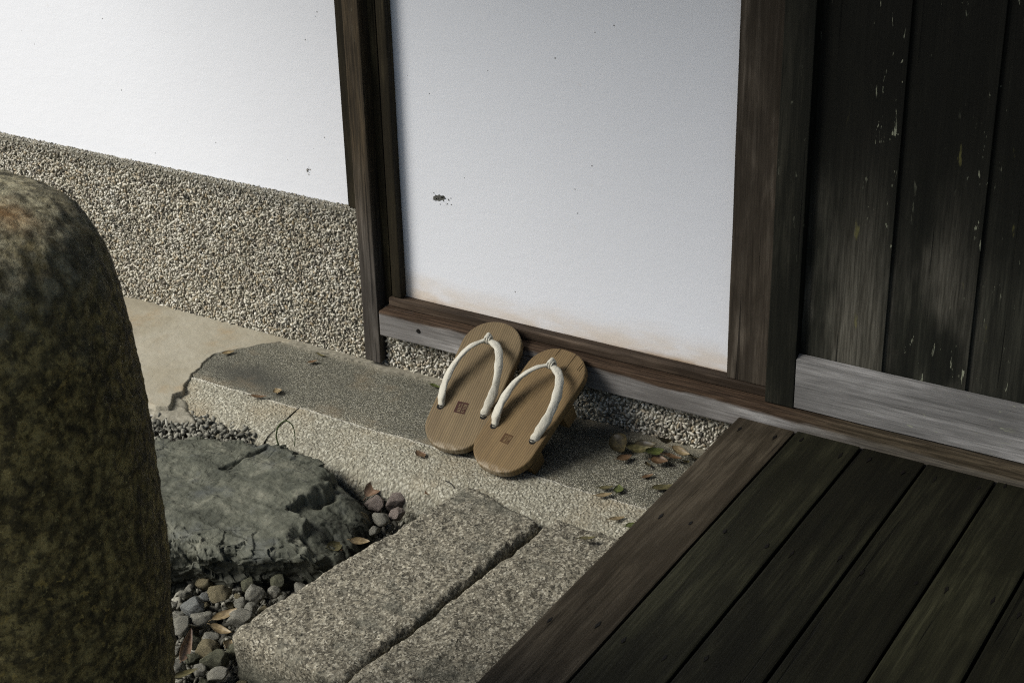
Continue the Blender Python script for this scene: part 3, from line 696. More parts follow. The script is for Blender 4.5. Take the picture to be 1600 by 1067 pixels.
prof_b = [(f, -.012, 0.) for f, _, _ in prof_b]
for a_ in np.linspace(0, math.pi/2, 16)[1:]: prof_b.append((1., -.012+.012*math.sin(a_), -.014*(1-math.cos(a_))))
for t in np.linspace(0, 1, NS)[1:]: prof_b.append((1., -.030*t**1.3, -.014-.115*t))
PB = np.array(prof_b); NR = len(PB)
TH, K = np.meshgrid(th, np.arange(NR)); TH = TH.ravel(); K = K.ravel(); RRr = np.tile(Rr, NR)
rad = PB[K, 0]*(RRr+np.minimum(PB[K, 1], 0)*0)+PB[K, 1]*np.minimum(1, PB[K, 0]*1.0)
P = np.stack([cx_+rad*np.cos(TH), cy_+rad*np.sin(TH), PB[K, 2]], 1)
sidew = sst(NT-14, NT+10, K.astype(float)); out = np.stack([np.cos(TH), np.sin(TH)], 1)
P3 = P.copy(); P3[:, 2] = .3
front = sst(1.46, 1.36, P[:, 1]); edged = RRr-rad
topz = .004+.005*fbm(P3, 7, 3, 73)+.0018*fbm(P3, 40, 4, 74)+.0045*(ridge(P3*np.array([1, 2.2, 1]), 9, 3, 75)-.5)+.0012*fbm(P3, 110, 3, 76)
Q = P*np.array([1, 1, 1.5]); c1, v1 = cells(Q, 30, 301); c2, v2 = cells(Q+5, 70, 305); c3, v3 = cells(Q+8, 130, 307)
rimw = sst(.075, .012, edged)*(.25+.75*front)
topz += rimw*(1-sidew)*(.009*(v1-.62)+.0035*(v2-.5)-.005)
hd = .013*(v1-.5)+.005*(v2-.5)+.002*(v3-.5)+.011*fbm(Q, 20, 5, 311)
P[:, :2] += out*(hd*sidew)[:, None]
P[:, 2] += sidew*(.008*fbm(Q+9, 26, 4, 317)+.006*(v2-.5))
ledge = [(-1.245, 1.55), (-1.222, 1.485), (-1.192, 1.432), (-1.207, 1.392), (-1.196, 1.368), (-1.165, 1.362), (-1.150, 1.325), (-1.10, 1.30), (-1.02, 1.30), (-1.02, 1.55)]
ld = poly_sd(P[:, :2], ledge)+.013*fbm(P3, 30, 4, 80)+.004*ridge(P3, 60, 2, 81)
up_b = 1-sst(-.03, -.10, P[:, 2])
P[:, 2] += topz*(1-sidew)+up_b*(-.016*sst(.004, -.004, ld)-.022*sst(.0, -.075, ld)-.020*np.exp(-(ld/.009)**2)*sst(-.15, .25, fbm(P3, 11, 4, 85, .6)+.1))
a = np.array([-1.322, 1.510]); b = np.array([-1.342, 1.405]); e = b-a; t = np.clip(((P[:, :2]-a)@e)/(e@e), 0, 1); cl = np.linalg.norm(P[:, :2]-a-t[:, None]*e, axis=1)+.005*fbm(P3, 50, 3, 97)
P[:, 2] += -.010*np.exp(-(cl/.0030)**2)*(1-t*.5)*(1-sidew)
P += (.0006*fbm(P, 260, 3, 319))[:, None]
i0 = (np.arange(NR-1)[:, None]*NA+np.arange(NA)[None, :]); i1 = (np.arange(NR-1)[:, None]*NA+(np.arange(NA)[None, :]+1) % NA)
ob = link('stepping_stone', arr_mesh('stepping_stone', P, np.stack([i0.ravel(), (i0+NA).ravel(), (i1+NA).ravel(), i1.ravel()], 1)), M_boulder, None, True)
bm = bmesh.new(); bm.from_mesh(ob.data); bmesh.ops.remove_doubles(bm, verts=bm.verts, dist=.0002); bmesh.ops.recalc_face_normals(bm, faces=bm.faces); bm.to_mesh(ob.data); bm.free(); ob.data.shade_smooth()
tag(ob, 'large flat green-grey rock with a broken craggy edge beside the doorstep', 'rock')

# ------------------------------------------------------------ STANDING STONE
ax_, ay_ = -1.034, .755
pr = [(0, .672), (.04, .6715), (.082, .669), (.096, .666), (.110, .661), (.123, .654), (.135, .645), (.143, .634), (.149, .622), (.154, .604), (.159, .584), (.163, .562), (.1655, .532), (.1675, .50), (.170, .463), (.171, .419), (.171, .368), (.169, .315), (.166, .26), (.163, .211), (.158, .163), (.152, .10), (.148, .0), (.146, -.12)]
pr = [pr[0]]+pr[1:]
seg = 360; arc = [0]
for i in range(1, len(pr)): arc.append(arc[-1]+math.dist(pr[i], pr[i-1]))
pr = [(a_, b_-.009*min(1, max(0, (b_-.45)/.2))) for a_, b_ in pr]
tt = np.linspace(0, arc[-1], 260); rr = np.interp(tt, arc, [p[0] for p in pr]); zz = np.interp(tt, arc, [p[1] for p in pr])
for _ in range(4): rr[1:-1] = (rr[:-2]+2*rr[1:-1]+rr[2:])/4; zz[1:-1] = (zz[:-2]+2*zz[1:-1]+zz[2:])/4
th = np.linspace(0, 2*math.pi, seg, endpoint=False); TH, RR = np.meshgrid(th, rr); _, ZZ = np.meshgrid(th, zz)
P = np.stack([ax_+RR.ravel()*np.cos(TH.ravel()), ay_+RR.ravel()*np.sin(TH.ravel()), ZZ.ravel()], 1)
nd = np.stack([np.cos(TH.ravel()), np.sin(TH.ravel()), .6*sst(.60, .67, ZZ.ravel())], 1); nd /= np.linalg.norm(nd, axis=1, keepdims=True)
tp = sst(.0, .03, RR.ravel())
cp_, cq_ = cells(P, 55, 111)
dsp = .006*fbm(P, 7, 4, 101)*tp+.0024*fbm(P, 55, 4, 103, .65)+.0018*(ridge(P, 70, 3, 105)-.3)+.0016*(cp_-.5)
P += nd*dsp[:, None]
nr = len(rr); i0 = (np.arange(nr-1)[:, None]*seg+np.arange(seg)[None, :]); i1 = (np.arange(nr-1)[:, None]*seg+(np.arange(seg)[None, :]+1) % seg)
F = np.stack([i0.ravel(), (i0+seg).ravel(), (i1+seg).ravel(), i1.ravel()], 1)
ob = link('standing_stone', arr_mesh('standing_stone', P, F), M_pillar, None, True)
bm = bmesh.new(); bm.from_mesh(ob.data); bmesh.ops.remove_doubles(bm, verts=bm.verts, dist=.0001); bmesh.ops.recalc_face_normals(bm, faces=bm.faces); bm.to_mesh(ob.data); bm.free(); ob.data.shade_smooth()
tag(ob, 'tall dark mossy rounded stone standing close at the left with a rust patch', 'stone')

# ------------------------------------------------------------ PEBBLES
def peb_mesh(seed):
    bm = bmesh.new(); bmesh.ops.create_icosphere(bm, subdivisions=4, radius=1); P = np.array([v.co[:] for v in bm.verts])
    rs = np.random.default_rng(seed); pl = rs.normal(size=(13, 3)); pl /= np.linalg.norm(pl, axis=1, keepdims=True); dist = rs.uniform(.58, .9, 13)
    for n_, d_ in zip(pl, dist):
        s_ = P@n_; over = np.maximum(s_-d_, 0); P -= (over*.85)[:, None]*n_
    P *= (1+.13*fbm(P+seed*3.1, 1.4, 3, seed)+.085*fbm(P+seed, 4, 4, seed+1, .6))[:, None]
    for v, p in zip(bm.verts, P): v.co = p
    me = bpy.data.meshes.new('pebble'); bm.to_mesh(me); bm.free(); me.shade_smooth(); return me
PM = [[peb_mesh(100+i*10+k) for k in range(5)] for i in range(5)]
for i in range(5):
    for me in PM[i]: me.materials.append(PEB[i])
def pebble(x, y, z, r, ci, label, group, sq=None, seed=0):
    rs = random.Random(seed*7+3); o = bpy.data.objects.new('pebble', PM[ci][rs.randrange(5)]); C.objects.link(o)
    o.location = (x, y, z); a, b, c = sq or (rs.uniform(1.0, 1.22), rs.uniform(.85, 1.02), rs.uniform(.7, .92))
    o.scale = (r*a, r*b, r*c); o.rotation_euler = (rs.uniform(-.5, .5), rs.uniform(-.5, .5), rs.uniform(0, 6.28))
    return tag(o, label, 'pebble', group)
GP = 'loose pebbles around the flat rock'
prom = [(-1.198, 1.226, .0154, 2, 'large tan mossy pebble leaning at the shadowed foot of the flat rock'), (-1.204, 1.185, .0153, 1, 'blue-grey rounded pebble directly left below the large tan pebble'),
 (-1.177, 1.173, .0127, 0, 'grey pointed pebble just left of the curled tan leaf'), (-1.193, 1.15, .0135, 0, 'pale grey speckled pebble against the dark standing stone'),
 (-1.149, 1.149, .0094, 0, 'small grey pebble beside the end of the granite slab'), (-1.140, 1.195, .0143, 0, 'long pale pebble touching the near corner of the granite slab'),
 (-1.143, 1.219, .009, 0, 'pale small pebble wedged along the slab edge above its near corner'), (-1.162, 1.222, .0096, 0, 'flattish light grey pebble right of the large tan pebble'),
 (-1.159, 1.246, .0121, 0, 'round grey pebble half in the shade of the flat rock'), (-1.18, 1.258, .0098, 4, 'dark mossy pebble deep under the front of the flat rock'),
 (-1.153, 1.283, .0098, 4, 'dark greenish pebble standing alone under the rock overhang'), (-1.143, 1.263, .0078, 0, 'small grey pebble touching the slab below the dark greenish pebble'),
 (-1.139, 1.316, .0123, 0, 'light grey pointed pebble halfway along the granite slab edge'), (-1.122, 1.334, .0058, 3, 'tiny pink pebble beside the light grey pointed one'),
 (-1.176, 1.232, .0042, 2, 'tiny round tan pebble right of the large tan pebble'), (-1.132, 1.129, .014, 2, 'brown-yellow lumpy pebble below the curled leaves at the slab end'),
 (-1.107, 1.142, .0093, 4, 'small mossy pebble against the slab end face'), (-1.145, 1.085, .0138, 0, 'grey pebble at the bottom beside the standing stone'),
 (-1.113, 1.118, .0150, 4, 'long dark mossy pebble near the bottom below the slab end'), (-1.118, 1.097, .0092, 0, 'small smooth grey pebble at the bottom of the heap'),
 (-1.092, 1.100, .0107, 0, 'grey pebble lowest at the shadowed slab end'), (-1.167, 1.109, .0078, 0, 'small grey pebble left of the long reddish curled leaf'),
 (-1.213, 1.163, .008, 0, 'small pebble almost touching the standing stone'), (-1.139, 1.108, .0077, 4, 'small dark pebble low in the heap'),
 (-1.129, 1.512, .0165, 3, 'pinkish grey pebble, largest between the flat rock and the far slab corner'), (-1.153, 1.490, .0130, 3, 'brownish pebble left of the largest pinkish one'),
 (-1.145, 1.446, .0140, 2, 'angular tan pebble against the broken side of the flat rock'), (-1.124, 1.462, .0103, 0, 'light grey pebble below the brownish pebble'),
 (-1.112, 1.484, .0103, 3, 'pale pink pebble touching the granite slab edge'), (-1.154, 1.53, .0079, 4, 'dark small pebble between the pinkish leaf and the pinkish pebble'),
 (-1.116, 1.437, .0068, 0, 'small grey pebble under the pale pink one'), (-1.105, 1.528, .0087, 4, 'dark pebble at the far corner of the granite slab')]
for k, (x, y, r, ci, lb) in enumerate(prom): pebble(x, y, -.044+r*.15, r*1.14, ci, lb, GP, seed=k+1)
# filler pebbles in the visible wedge
rs = random.Random(12); placed = [(p[0], p[1], p[2]) for p in prom]; nfill = 0; tries = 0; seen = set()
slabx = lambda y: -1.096+(y-1.128)*(.060/.412)
def inside_rock(x, y): return poly_sd(np.array([[x, y]]), top)[0] < -.022
while nfill < 95 and tries < 9000:
    tries += 1
    y = rs.uniform(1.03, 1.56); x = rs.uniform(-1.27, -1.03)
    if y > 1.12 and x > slabx(y)-.004: continue
    if y > 1.495: continue
    if math.hypot(x-ax_, y-ay_) < .16 or inside_rock(x, y): continue
    r = rs.choice((.006, .007, .008, .009, .0105, .012))
    if any(math.hypot(x-a, y-b) < (r+c)*.62 for a, b, c in placed): continue
    placed.append((x, y, r)); nfill += 1
    far = y > 1.40
    ci_ = rs.choice((0, 0, 0, 3, 2, 4, 1))
    for nb in sorted(prom, key=lambda p: math.hypot(p[0]-x, p[1]-y)):
        vx = (x-nb[0])*.848+(y-nb[1])*.53; vy = (y-nb[1])*.848-(x-nb[0])*.53
        dr = ('right of' if vx > 0 else 'left of') if abs(vx) > abs(vy) else ('behind' if vy > 0 else 'in front of')
        lb_ = ('tiny' if r < .0075 else 'small' if r < .0100 else 'middling')+' '+('grey', 'blue-grey', 'tan', 'pinkish', 'mossy dark')[ci_]+' pebble '+dr+' the '+' '.join(nb[4].split())
        lb_ = ' '.join(lb_.split()[:16])
        if lb_ not in seen: break
    seen.add(lb_)
    pebble(x, y, -.058+r*.2, r, ci_, ' '.join(lb_.split()[:16]), GP, seed=200+nfill)
# uncountable gravel: far outside the wedge, and the fine gravel left of the step corner
def gravel(name, n, reg, size, z, seed, mat, label, test=None):
    r2 = np.random.default_rng(seed); pts = []
    while len(pts) < n:
        x = r2.uniform(reg[0], reg[1]); y = r2.uniform(reg[2], reg[3])
        if test and not test(x, y): continue
        pts.append((x, y, z+r2.uniform(-.004, .004)))
    o = grains(name, np.array(pts), r2.uniform(size[0], size[1], n), None, mat, seed); o['label'] = label; o['category'] = 'gravel'; return o
M_gr = PEB[0]
m = Mat('mixed_gravel'); gg = m.N('ShaderNodeNewGeometry'); M_fg = m.done(m.ramp(gg.outputs['Random Per Island'], [(0, (.05, .049, .038)), (.4, (.14, .135, .108)), (.8, (.23, .222, .18)), (1, (.30, .29, .24))]), .8, m.bump(m.noise(500, 3), .5, .0008), .25)
gravel('fine_gravel', 5200, (-1.27, -1.02, 1.0, 1.50), (.0022, .0052), -.070, 15, M_fg, 'dark fine grit between the pebbles', lambda x, y: not (y > 1.13 and x > slabx(y)) and math.hypot(x-ax_, y-ay_) > .15)
gravel('fine_gravel', 2600, (-1.80, -1.36, 1.40, 1.53), (.0022, .0040), -.025, 5, M_fg, 'fine grey gravel between cement patch and flat rock', lambda x, y: y < 1.505+max(0, (-1.53-x))*.0+(.025 if -1.50 > x > -1.545 else 0) and y > 1.395)
gravel('fine_gravel', 1500, (-1.80, -1.38, 1.42, 1.53), (.0025, .0042), -.0135, 6, M_fg, 'fine pale gravel heaped at the corner of the step', lambda x, y: y > 1.43+(x+1.5)*.2 and y < 1.535)
gravel('garden_gravel', 6000, (-2.6, -1.2, -.1, 1.49), (.006, .011), -.078, 8, M_fg, 'grey gravel spread round the standing stone', lambda x, y: not (x > -1.6 and y > 1.10) and math.hypot(x-ax_, y-ay_) > .15)
gravel('garden_gravel', 2600, (-1.25, -.70, -.1, 1.12), (.006, .011), -.078, 9, M_fg, 'grey gravel running under the left edge of the deck', lambda x, y: not (x > -.955 and y > .85) and math.hypot(x-ax_, y-ay_) > .15)

# ------------------------------------------------------------ LEAVES, BLADE, TWIG
def leaf_mesh(L, W_, curl, fold, seed, mat):
    n, k = 14, 5; r2 = random.Random(seed); V = []
    for i in range(n+1):
        t = i/n; hw = W_/2*(math.sin(math.pi*t**.85)**.8)*(1-.15*t); z0 = curl*L*(4*(t-.5)**2); side = .06*L*math.sin(t*3+seed)
        for j in range(k):
            s_ = (j/(k-1)-.5)*2; V.append(((t-.5)*L, s_*hw+side, z0+fold*abs(s_)*hw+r2.uniform(-.02, .02)*W_))
    st_ = [(-.5*L-.16*L, -.03*L, curl*L+.01*L), (-.5*L-.15*L, -.02*L-.0006, curl*L+.01*L)]
    F = []
    for i in range(n):
        for j in range(k-1): a = i*k+j; F.append((a, a+1, a+k+1, a+k))
    me = bpy.data.meshes.new('leaf'); nV = len(V); th_ = .00035
    V2 = V+[(x, y, z-th_) for x, y, z in V]; F2 = F+[tuple(reversed([v+nV for v in f])) for f in F]
    rimv = [j for j in range(k)]+[i*k+k-1 for i in range(1, n+1)]+[n*k+j for j in range(k-2, -1, -1)]+[i*k for i in range(n-1, 0, -1)]
    for a, b in zip(rimv, rimv[1:]+rimv[:1]): F2.append((a, b, b+nV, a+nV))
    b0 = len(V2); s0 = V[2]
    for dx_, rr_ in ((0, .0006), (-.14*L, .0005)):
        for q_ in range(4): V2.append((s0[0]+dx_, s0[1]+rr_*math.cos(q_*1.57), s0[2]+rr_*math.sin(q_*1.57)-th_/2-(dx_ != 0)*.0))
    for q_ in range(4): F2.append((b0+q_, b0+(q_+1) % 4, b0+4+(q_+1) % 4, b0+4+q_))
    me.from_pydata(V2, [], F2); me.update(); me.shade_smooth(); me.materials.append(mat); return me
def leaf(x, y, z, L, W_, col, rz, tilt=(0, 0), curl=.10, fold=.25, label='', seed=0, group=None):
    o = bpy.data.objects.new('fallen_leaf', leaf_mesh(L, W_, curl, fold, seed, LEAF[col])); C.objects.link(o)
    o.location = (x, y, z); o.rotation_euler = (tilt[0], tilt[1], R(rz)); return tag(o, label, 'leaf', group)
LV = [
 (-1.566, 1.683, .003, .021, .010, 'tan', 60, 'tan leaf lying on the dark step beside the cement patch edge'),
 (-1.432, 1.721, .003, .015, .010, 'brown', 60, 'small brown leaf on the step below the pebbledash'),
 (-1.436, 1.747, .003, .017, .005, 'olive', 12, 'thin olive leaf tucked at the foot of the pebbledash'),
 (-1.419, 1.618, .003, .018, .014, 'tan', 140, 'round tan leaf on the dark step just behind the border line'),
 (-1.432, 1.592, .003, .024, .010, 'brown', 28, 'brown leaf lying across the border line of the step'),
 (-1.132, 1.571, .000, .019, .014, 'brown', 150, 'brown leaf on the pale border left of the clogs'),
 (-1.223, 1.744, .003, .018, .008, 'green', 0, 'small dark green leaf by the left side of the left clog'),
 (-.832, 1.664, .003, .017, .009, 'brown', 55, 'small brown leaf alone on the step between the leaf pile and the green leaf'),
 (-.801, 1.648, .003, .032, .018, 'olive', 55, 'reddish olive leaf partly under the deck edge'),
 (-.851, 1.616, .003, .019, .014, 'green', 110, 'bright green round leaf on the border line'),
 (-.866, 1.611, .004, .020, .009, 'olive', 35, 'olive leaf behind the bright green round leaf'),
 (-.860, 1.594, .003, .023, .010, 'tan', 35, 'pale olive leaf in front of the bright green round leaf'),
 (-.821, 1.557, -.001, .024, .009, 'tan', 50, 'tan leaf on the pale border close to the deck'),
 (-.795, 1.553, -.001, .022, .014, 'green', 50, 'green leaf half hidden under the deck edge'),
 (-.825, 1.487, .008, .022, .010, 'olive', 45, 'olive leaf lying on the far end of the right granite slab'),
 (-.793, 1.523, -.002, .018, .010, 'dark', 70, 'dark leaf under the deck edge above the granite slab')]
for k, (x, y, z, L, W_, c, rz, lb) in enumerate(LV): leaf(x, y, z+.0005, L, W_, c, rz, (random.Random(k).uniform(-.15, .15), random.Random(k+50).uniform(-.12, .12)), .09, .22, lb, k)
pile = [(-.900, 1.712, .008, .040, .028, 'dark', -35, (.5, .1), 'large dark curled leaf at the left end of the leaf pile'),
 (-.866, 1.725, .010, .032, .020, 'dark', 20, (.3, -.2), 'dark leaf against the wall in the leaf pile'),
 (-.868, 1.706, .014, .034, .018, 'olive', 40, (.25, .1), 'olive leaf with a wavy stalk on top of the leaf pile'),
 (-.846, 1.710, .013, .030, .020, 'green', 55, (.1, .15), 'green and brown leaf in the middle of the leaf pile'),
 (-.880, 1.688, .005, .026, .015, 'brown', 58, (.1, .1), 'brown leaf in front of the leaf pile'),
 (-.833, 1.700, .008, .024, .016, 'brown', 10, (.3, 0), 'curled brown leaf at the front right of the leaf pile'),
 (-.821, 1.713, .010, .026, .018, 'brown', 25, (-.2, .2), 'reddish brown leaf at the right of the leaf pile'),
 (-.815, 1.728, .014, .028, .012, 'tan', 5, (.5, .1), 'tan leaf standing up at the back right of the leaf pile'),
 (-.846, 1.738, .018, .030, .010, 'dark', 75, (.6, .4), 'dark rolled leaf leaning on the pebbledash behind the pile'),
 (-.803, 1.716, .008, .020, .008, 'olive', 80, (.2, .5), 'narrow pale leaf by the deck edge in the pile'),
 (-.846, 1.690, .004, .018, .010, 'dark', 120, (.3, .2), 'crumpled dark leaf lowest in the pile'),
 (-.796, 1.727, .010, .022, .012, 'dark', 140, (.4, .2), 'dark leaf at the right end of the pile beside the deck')]
for k, (x, y, z, L, W_, c, rz, tl, lb) in enumerate(pile): leaf(x, y, z, L, W_, c, rz, tl, .13, .35, lb, 70+k, 'leaves heaped between clogs and deck')
low = [(-1.527, 1.528, -.012, .028, .018, 'brown', 160, (.2, .1), 'brown leaf on the fine gravel at the corner of the step'),
 (-1.166, 1.512, -.030, .048, .022, 'pink', 95, (.3, -.35), 'large pinkish brown leaf between the flat rock and the border'),
 (-1.148, 1.536, -.030, .030, .014, 'brown', 60, (.3, .2), 'small brown leaf beside the large pinkish leaf'),
 (-1.126, 1.365, -.030, .024, .018, 'olive', 70, (.4, .2), 'round olive leaf at the side of the flat rock'),
 (-1.106, 1.392, -.032, .026, .014, 'tan', 30, (.2, .2), 'tan leaf beside the slab edge near the flat rock'),
 (-1.119, 1.378, -.036, .024, .010, 'brown', 100, (.3, .1), 'brown leaf between the olive and tan leaves'),
 (-1.082, 1.520, -.020, .020, .010, 'orange', 75, (.3, .2), 'orange leaf scrap at the far corner of the granite slab'),
 (-1.155, 1.186, -.036, .033, .014, 'tan', 65, (.2, -.2), 'curled tan leaf between the large tan pebble and the slab'),
 (-1.147, 1.168, -.042, .028, .012, 'tan', 20, (.3, .2), 'paler curled leaf just below the curled tan leaf'),
 (-1.155, 1.112, -.034, .052, .014, 'pink', 115, (.7, -.2), 'long reddish curled leaf standing beside the standing stone'),
 (-1.118, 1.146, -.040, .024, .014, 'tan', 110, (.5, .3), 'bent tan leaf against the slab end'),
 (-1.120, 1.074, -.036, .034, .010, 'olive', 60, (.2, .1), 'olive-yellow leaf at the very bottom beside the standing stone')]
for k, (x, y, z, L, W_, c, rz, tl, lb) in enumerate(low): leaf(x, y, z, L, W_, c, rz, tl, .12, .4, lb, 120+k)
bl_pts = spline([(-1.318, 1.500, -.012), (-1.324, 1.500, .010), (-1.322, 1.505, .026), (-1.312, 1.509, .0345), (-1.302, 1.511, .028), (-1.299, 1.510, .012), (-1.300, 1.508, -.002)], 26)
tag(tube('grass_blade', bl_pts, [.0012*(1-.5*i/26) for i in range(27)], M_blade, None, 6), 'single thin grass blade bent over in an arch behind the flat rock', 'grass blade')
tag(tube('twig', spline([(-1.575, 1.478, -.014), (-1.55, 1.490, -.011), (-1.522, 1.512, -.010)], 8), .0014, M_twig, None, 6), 'short pale twig lying on the fine gravel beside the standing stone', 'twig')
tag(tube('twig', spline([(-1.062, 1.528, .001), (-1.050, 1.522, .004), (-1.040, 1.517, .002)], 6), .0009, M_thread, None, 6), 'tiny dark curved twig on the border above the granite slab', 'twig')

# ------------------------------------------------------------ GETA
T = .014
def geta(O, az, el, ro, L, W_, r1, r2_, mat, stamp, label, hr, hw, hf, gi):
    u = Vector((math.sin(az)*math.cos(el), math.cos(az)*math.cos(el), math.sin(el))); w0 = Vector((math.cos(az), -math.sin(az), 0)); n0 = w0.cross(u)
    w_ = w0*math.cos(ro)-n0*math.sin(ro); n = w_.cross(u)
    e = bpy.data.objects.new('wooden_clog', None); C.objects.link(e); e.empty_display_size = .05
    e.matrix_world = Matrix(((w_.x, u.x, n.x, O[0]), (w_.y, u.y, n.y, O[1]), (w_.z, u.z, n.z, O[2]), (0, 0, 0, 1)))
    tag(e, label, 'clog', 'pair of wooden clogs leaning on the sill')
    def outl(ins):
        pts = []
        for cx, cy, r_, s_ in ((W_/2-r1, r1, r1, -math.pi/2), (W_/2-r2_, L-r2_, r2_, 0), (-W_/2+r2_, L-r2_, r2_, math.pi/2), (-W_/2+r1, r1, r1, math.pi)):
            for k in range(13):
                a_ = s_+math.pi/2*k/12; pts.append((cx+(r_-ins)*math.cos(a_), cy+(r_-ins)*math.sin(a_)))
        return pts
    lv = [(.0022, 0.), (.0010, -.0005), (.0002, -.0016), (0., -.0035), (0., -T+.003), (.0012, -T+.0008), (.003, -T)]
    V = []; m_ = 52
    for ins, z in lv: V += [(x, y, z) for x, y in outl(ins)]
    F = [tuple(range(m_)), tuple(reversed(range((len(lv)-1)*m_, len(lv)*m_)))]
    for k in range(len(lv)-1):
        for i in range(m_): j = (i+1) % m_; F.append((k*m_+j, k*m_+i, (k+1)*m_+i, (k+1)*m_+j))
    me = bpy.data.meshes.new('sole'); me.from_pydata(V, [], F); me.update()
    link('sole', me, mat, e, False)
    for y0, y1, zt in ((.030, .057, -.0345), (.114, .139, -.040)):
        bm = bmesh.new(); box_bm(bm, -W_/2+.0008, W_/2-.0008, y0, y1, zt, -T-.0002, .0012)
        for v in bm.verts:
            if v.co.z < -.025: v.co.y = (y0+y1)/2+(v.co.y-(y0+y1)/2)*.86
        me = bpy.data.meshes.new('tooth'); bm.to_mesh(me); bm.free(); link('tooth', me, mat, e)
    # straps
    def arm(sx, ctrl, radii, sd_):
        c_ = spline(ctrl, 40); rad = []
        for i in range(41):
            t = i/40; r_ = np.interp(t, [0, .06, .25, .5, .75, .92, 1.], radii); r_ *= .92+.06*math.sin(t*21+sd_)+.05*math.sin(t*47+sd_*3); rad.append(float(r_))
        V = []; F = []; seg_ = 20
        for i, p in enumerate(c_):
            t_ = (c_[min(i+1, 40)]-c_[max(i-1, 0)]).normalized(); out = Vector((sx*.55, .15, .8)); a = t_.cross(out).normalized(); b = a.cross(t_)
            for k in range(seg_):
                th_ = 2*math.pi*k/seg_; wr = 1+.055*math.sin(3*th_+i*.33+sd_)+.035*math.sin(5*th_-i*.55+sd_*2)
                if math.sin(th_+.6) < -.80: wr *= .90                              # seam fold
                V.append(p+a*math.cos(th_)*rad[i]*1.18*wr+b*math.sin(th_)*rad[i]*.72*wr)
        for i in range(40):
            for k in range(seg_): F.append((i*seg_+k, i*seg_+(k+1) % seg_, (i+1)*seg_+(k+1) % seg_, (i+1)*seg_+k))
        F.append(tuple(reversed(range(seg_)))); F.append(tuple(40*seg_+k for k in range(seg_)))
        me = bpy.data.meshes.new('strap'); me.from_pydata([tuple(v) for v in V], [], F); me.update(); return link('strap', me, M_cloth, e, True)
    for sx, ctrl, radii in gi['arms']:
        arm(sx, ctrl, radii, 1.3 if sx > 0 else 4.1)
    # front knot: cloth band plus cord going down into the hole
    kx, ky, kz = gi['knot']
    kn = tube('knot', [(kx, ky-.001, kz+.0062), (kx, ky+.0055, kz+.0040), (kx, ky+.0068, kz-.003), (kx-.000, ky+.0035, .003), (kx, hf, -.003)], [.0030, .0036, .0034, .0032, .0028], M_cloth, e, 12, up_hint=Vector((1, 0, 0)))
    for dx_ in (-.0030, .0006, .0038):
        pts = [(kx+dx_, ky+.0056*math.sin(a_), kz+.0052*math.cos(a_)) for a_ in np.linspace(-2.3, 2.3, 14)]
        tube('knot_band', pts, .0013, M_cloth, kn, 6, up_hint=Vector((1, 0, 0)))
    for hx, hy, r_ in ((-hw, hr, .0050), (hw, hr, .0050), (0, hf, .0046)):
        bm = bmesh.new(); bmesh.ops.create_circle(bm, cap_ends=True, segments=18, radius=r_); bmesh.ops.translate(bm, verts=bm.verts, vec=(hx+(0 if hx == 0 else (-.0006 if hx < 0 else .0006)), hy-.0016*(hx != 0), .0003))
        me = bpy.data.meshes.new('strap_hole'); bm.to_mesh(me); bm.free(); link('strap_hole', me, M_hole, e)
    for hx in (-hw, hw):
        tube('thread_end', [(hx-.003, hy_ := hr-.0012, .0030), (hx, hr-.0030, .0042), (hx+.003, hr-.0012, .0030)], .0007, M_thread, e, 6)
    # seal stamp: square with a light centre line and strokes of seal script
    sx_, sy_, ss, sm = stamp
    bm = bmesh.new()
    def rect(x0, x1, y0, y1): bm.faces.new([bm.verts.new((sx_+x*ss, sy_+y*ss, .0003)) for x, y in ((x0, y0), (x1, y0), (x1, y1), (x0, y1))])
    W2 = .5
    rect(-W2, W2, -.54, -.47); rect(-W2, W2, .47, .54); rect(-W2, -.43, -.47, .47); rect(.43, W2, -.47, .47)
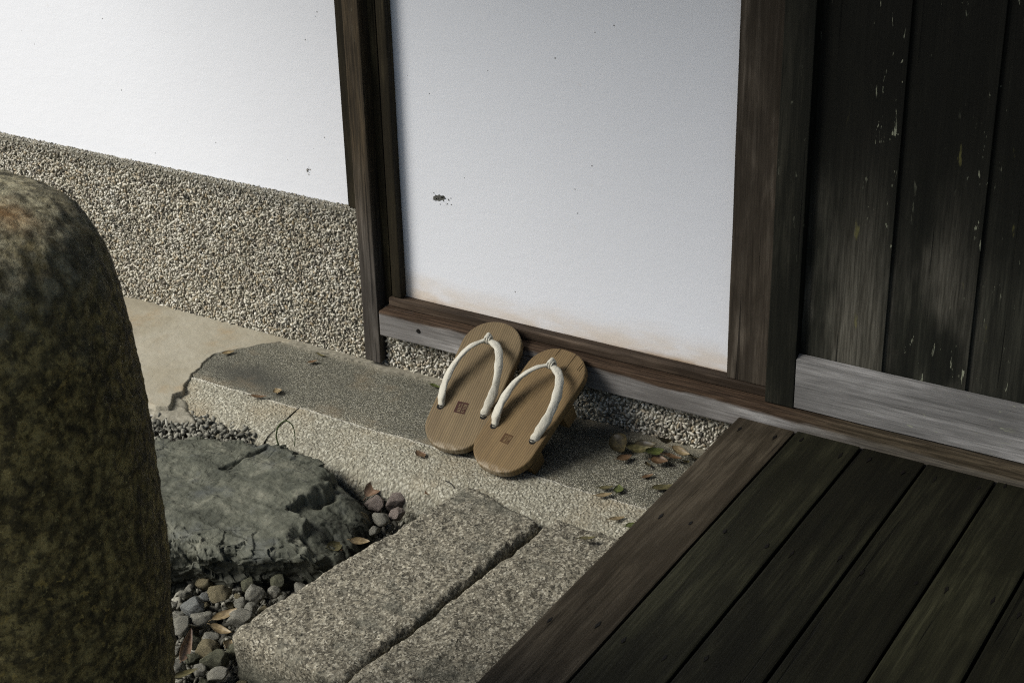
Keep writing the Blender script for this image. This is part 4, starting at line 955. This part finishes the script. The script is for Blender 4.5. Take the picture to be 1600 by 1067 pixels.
    rects = [(-.43, -.06, .30, .47), (-.43, -.30, .02, .30), (-.20, -.06, .04, .26), (-.43, -.06, -.06, .02), (-.43, -.28, -.47, -.06), (-.24, -.06, -.20, -.12), (-.24, -.06, -.34, -.26), (-.24, -.06, -.47, -.40),
             (.02, .43, .38, .47), (.02, .12, .06, .38), (.18, .36, .24, .31), (.18, .36, .10, .17), (.02, .43, -.03, .04), (.02, .13, -.47, -.03), (.20, .40, -.16, -.09), (.20, .27, -.36, -.16), (.33, .43, -.36, -.09), (.20, .43, -.47, -.40)]
    for r_ in rects: rect(*r_)
    me = bpy.data.meshes.new('seal_stamp'); bm.to_mesh(me); bm.free(); link('seal_stamp', me, sm, e)
    for pts in gi.get('cracks', []):
        tube('crack', [(x, y, .0001) for x, y in pts], .00045, M_crack, e, 5)
    return e
armsL = [(-1, [(-.0326, .0600, -.002), (-.0345, .074, .006), (-.0350, .095, .014), (-.0290, .122, .021), (-.0175, .149, .0225), (-.0020, .1690, .0165)], [.0040, .0062, .0066, .0060, .0046, .0044, .0040]),
         (1, [(.0326, .0600, -.002), (.0365, .076, .006), (.0385, .098, .014), (.0340, .128, .020), (.0230, .155, .0205), (.0030, .1690, .0165)], [.0040, .0064, .0060, .0048, .0056, .0056, .0042])]
geta((-1.097, 1.5806, .0140), -.087, .5698, .0277, .2102, .0905, .0409, .0435, M_geta[0], (-.003, .0655, .0165, M_stampA),
     'left wooden clog with white straps and a dark red-brown square stamp', .0619, .0326, .1746, dict(arms=armsL, knot=(0, .1690, .0165)))
armsR = [(-1, [(-.0316, .0600, -.002), (-.0340, .074, .006), (-.0345, .095, .014), (-.0285, .125, .022), (-.0150, .152, .0225), (-.0010, .1680, .0175)], [.0040, .0072, .0080, .0066, .0042, .0038, .0036]),
         (1, [(.0316, .0600, -.002), (.0365, .074, .006), (.0395, .096, .013), (.0360, .126, .018), (.0235, .154, .0195), (.0020, .1680, .0175)], [.0040, .0060, .0060, .0056, .0058, .0054, .0044])]
geta((-1.015, 1.562, .0150), .1167, .5175, .0607, .2072, .0917, .0408, .0411, M_geta[1], (-.004, .0500, .0135, M_stampB),
     'right wooden clog, its teeth showing, with white straps and a faint brown stamp', .0620, .0316, .1731,
     dict(arms=armsR, knot=(0, .1680, .0175), cracks=[[(-.012, .205), (-.0135, .192)], [(.014, .205), (.0125, .186), (.012, .176)], [(.030, .196), (.0285, .183)], [(.033, .193), (.0320, .182)]]))
for o in bpy.data.objects:
    if '_loc' in o: del o['_loc']
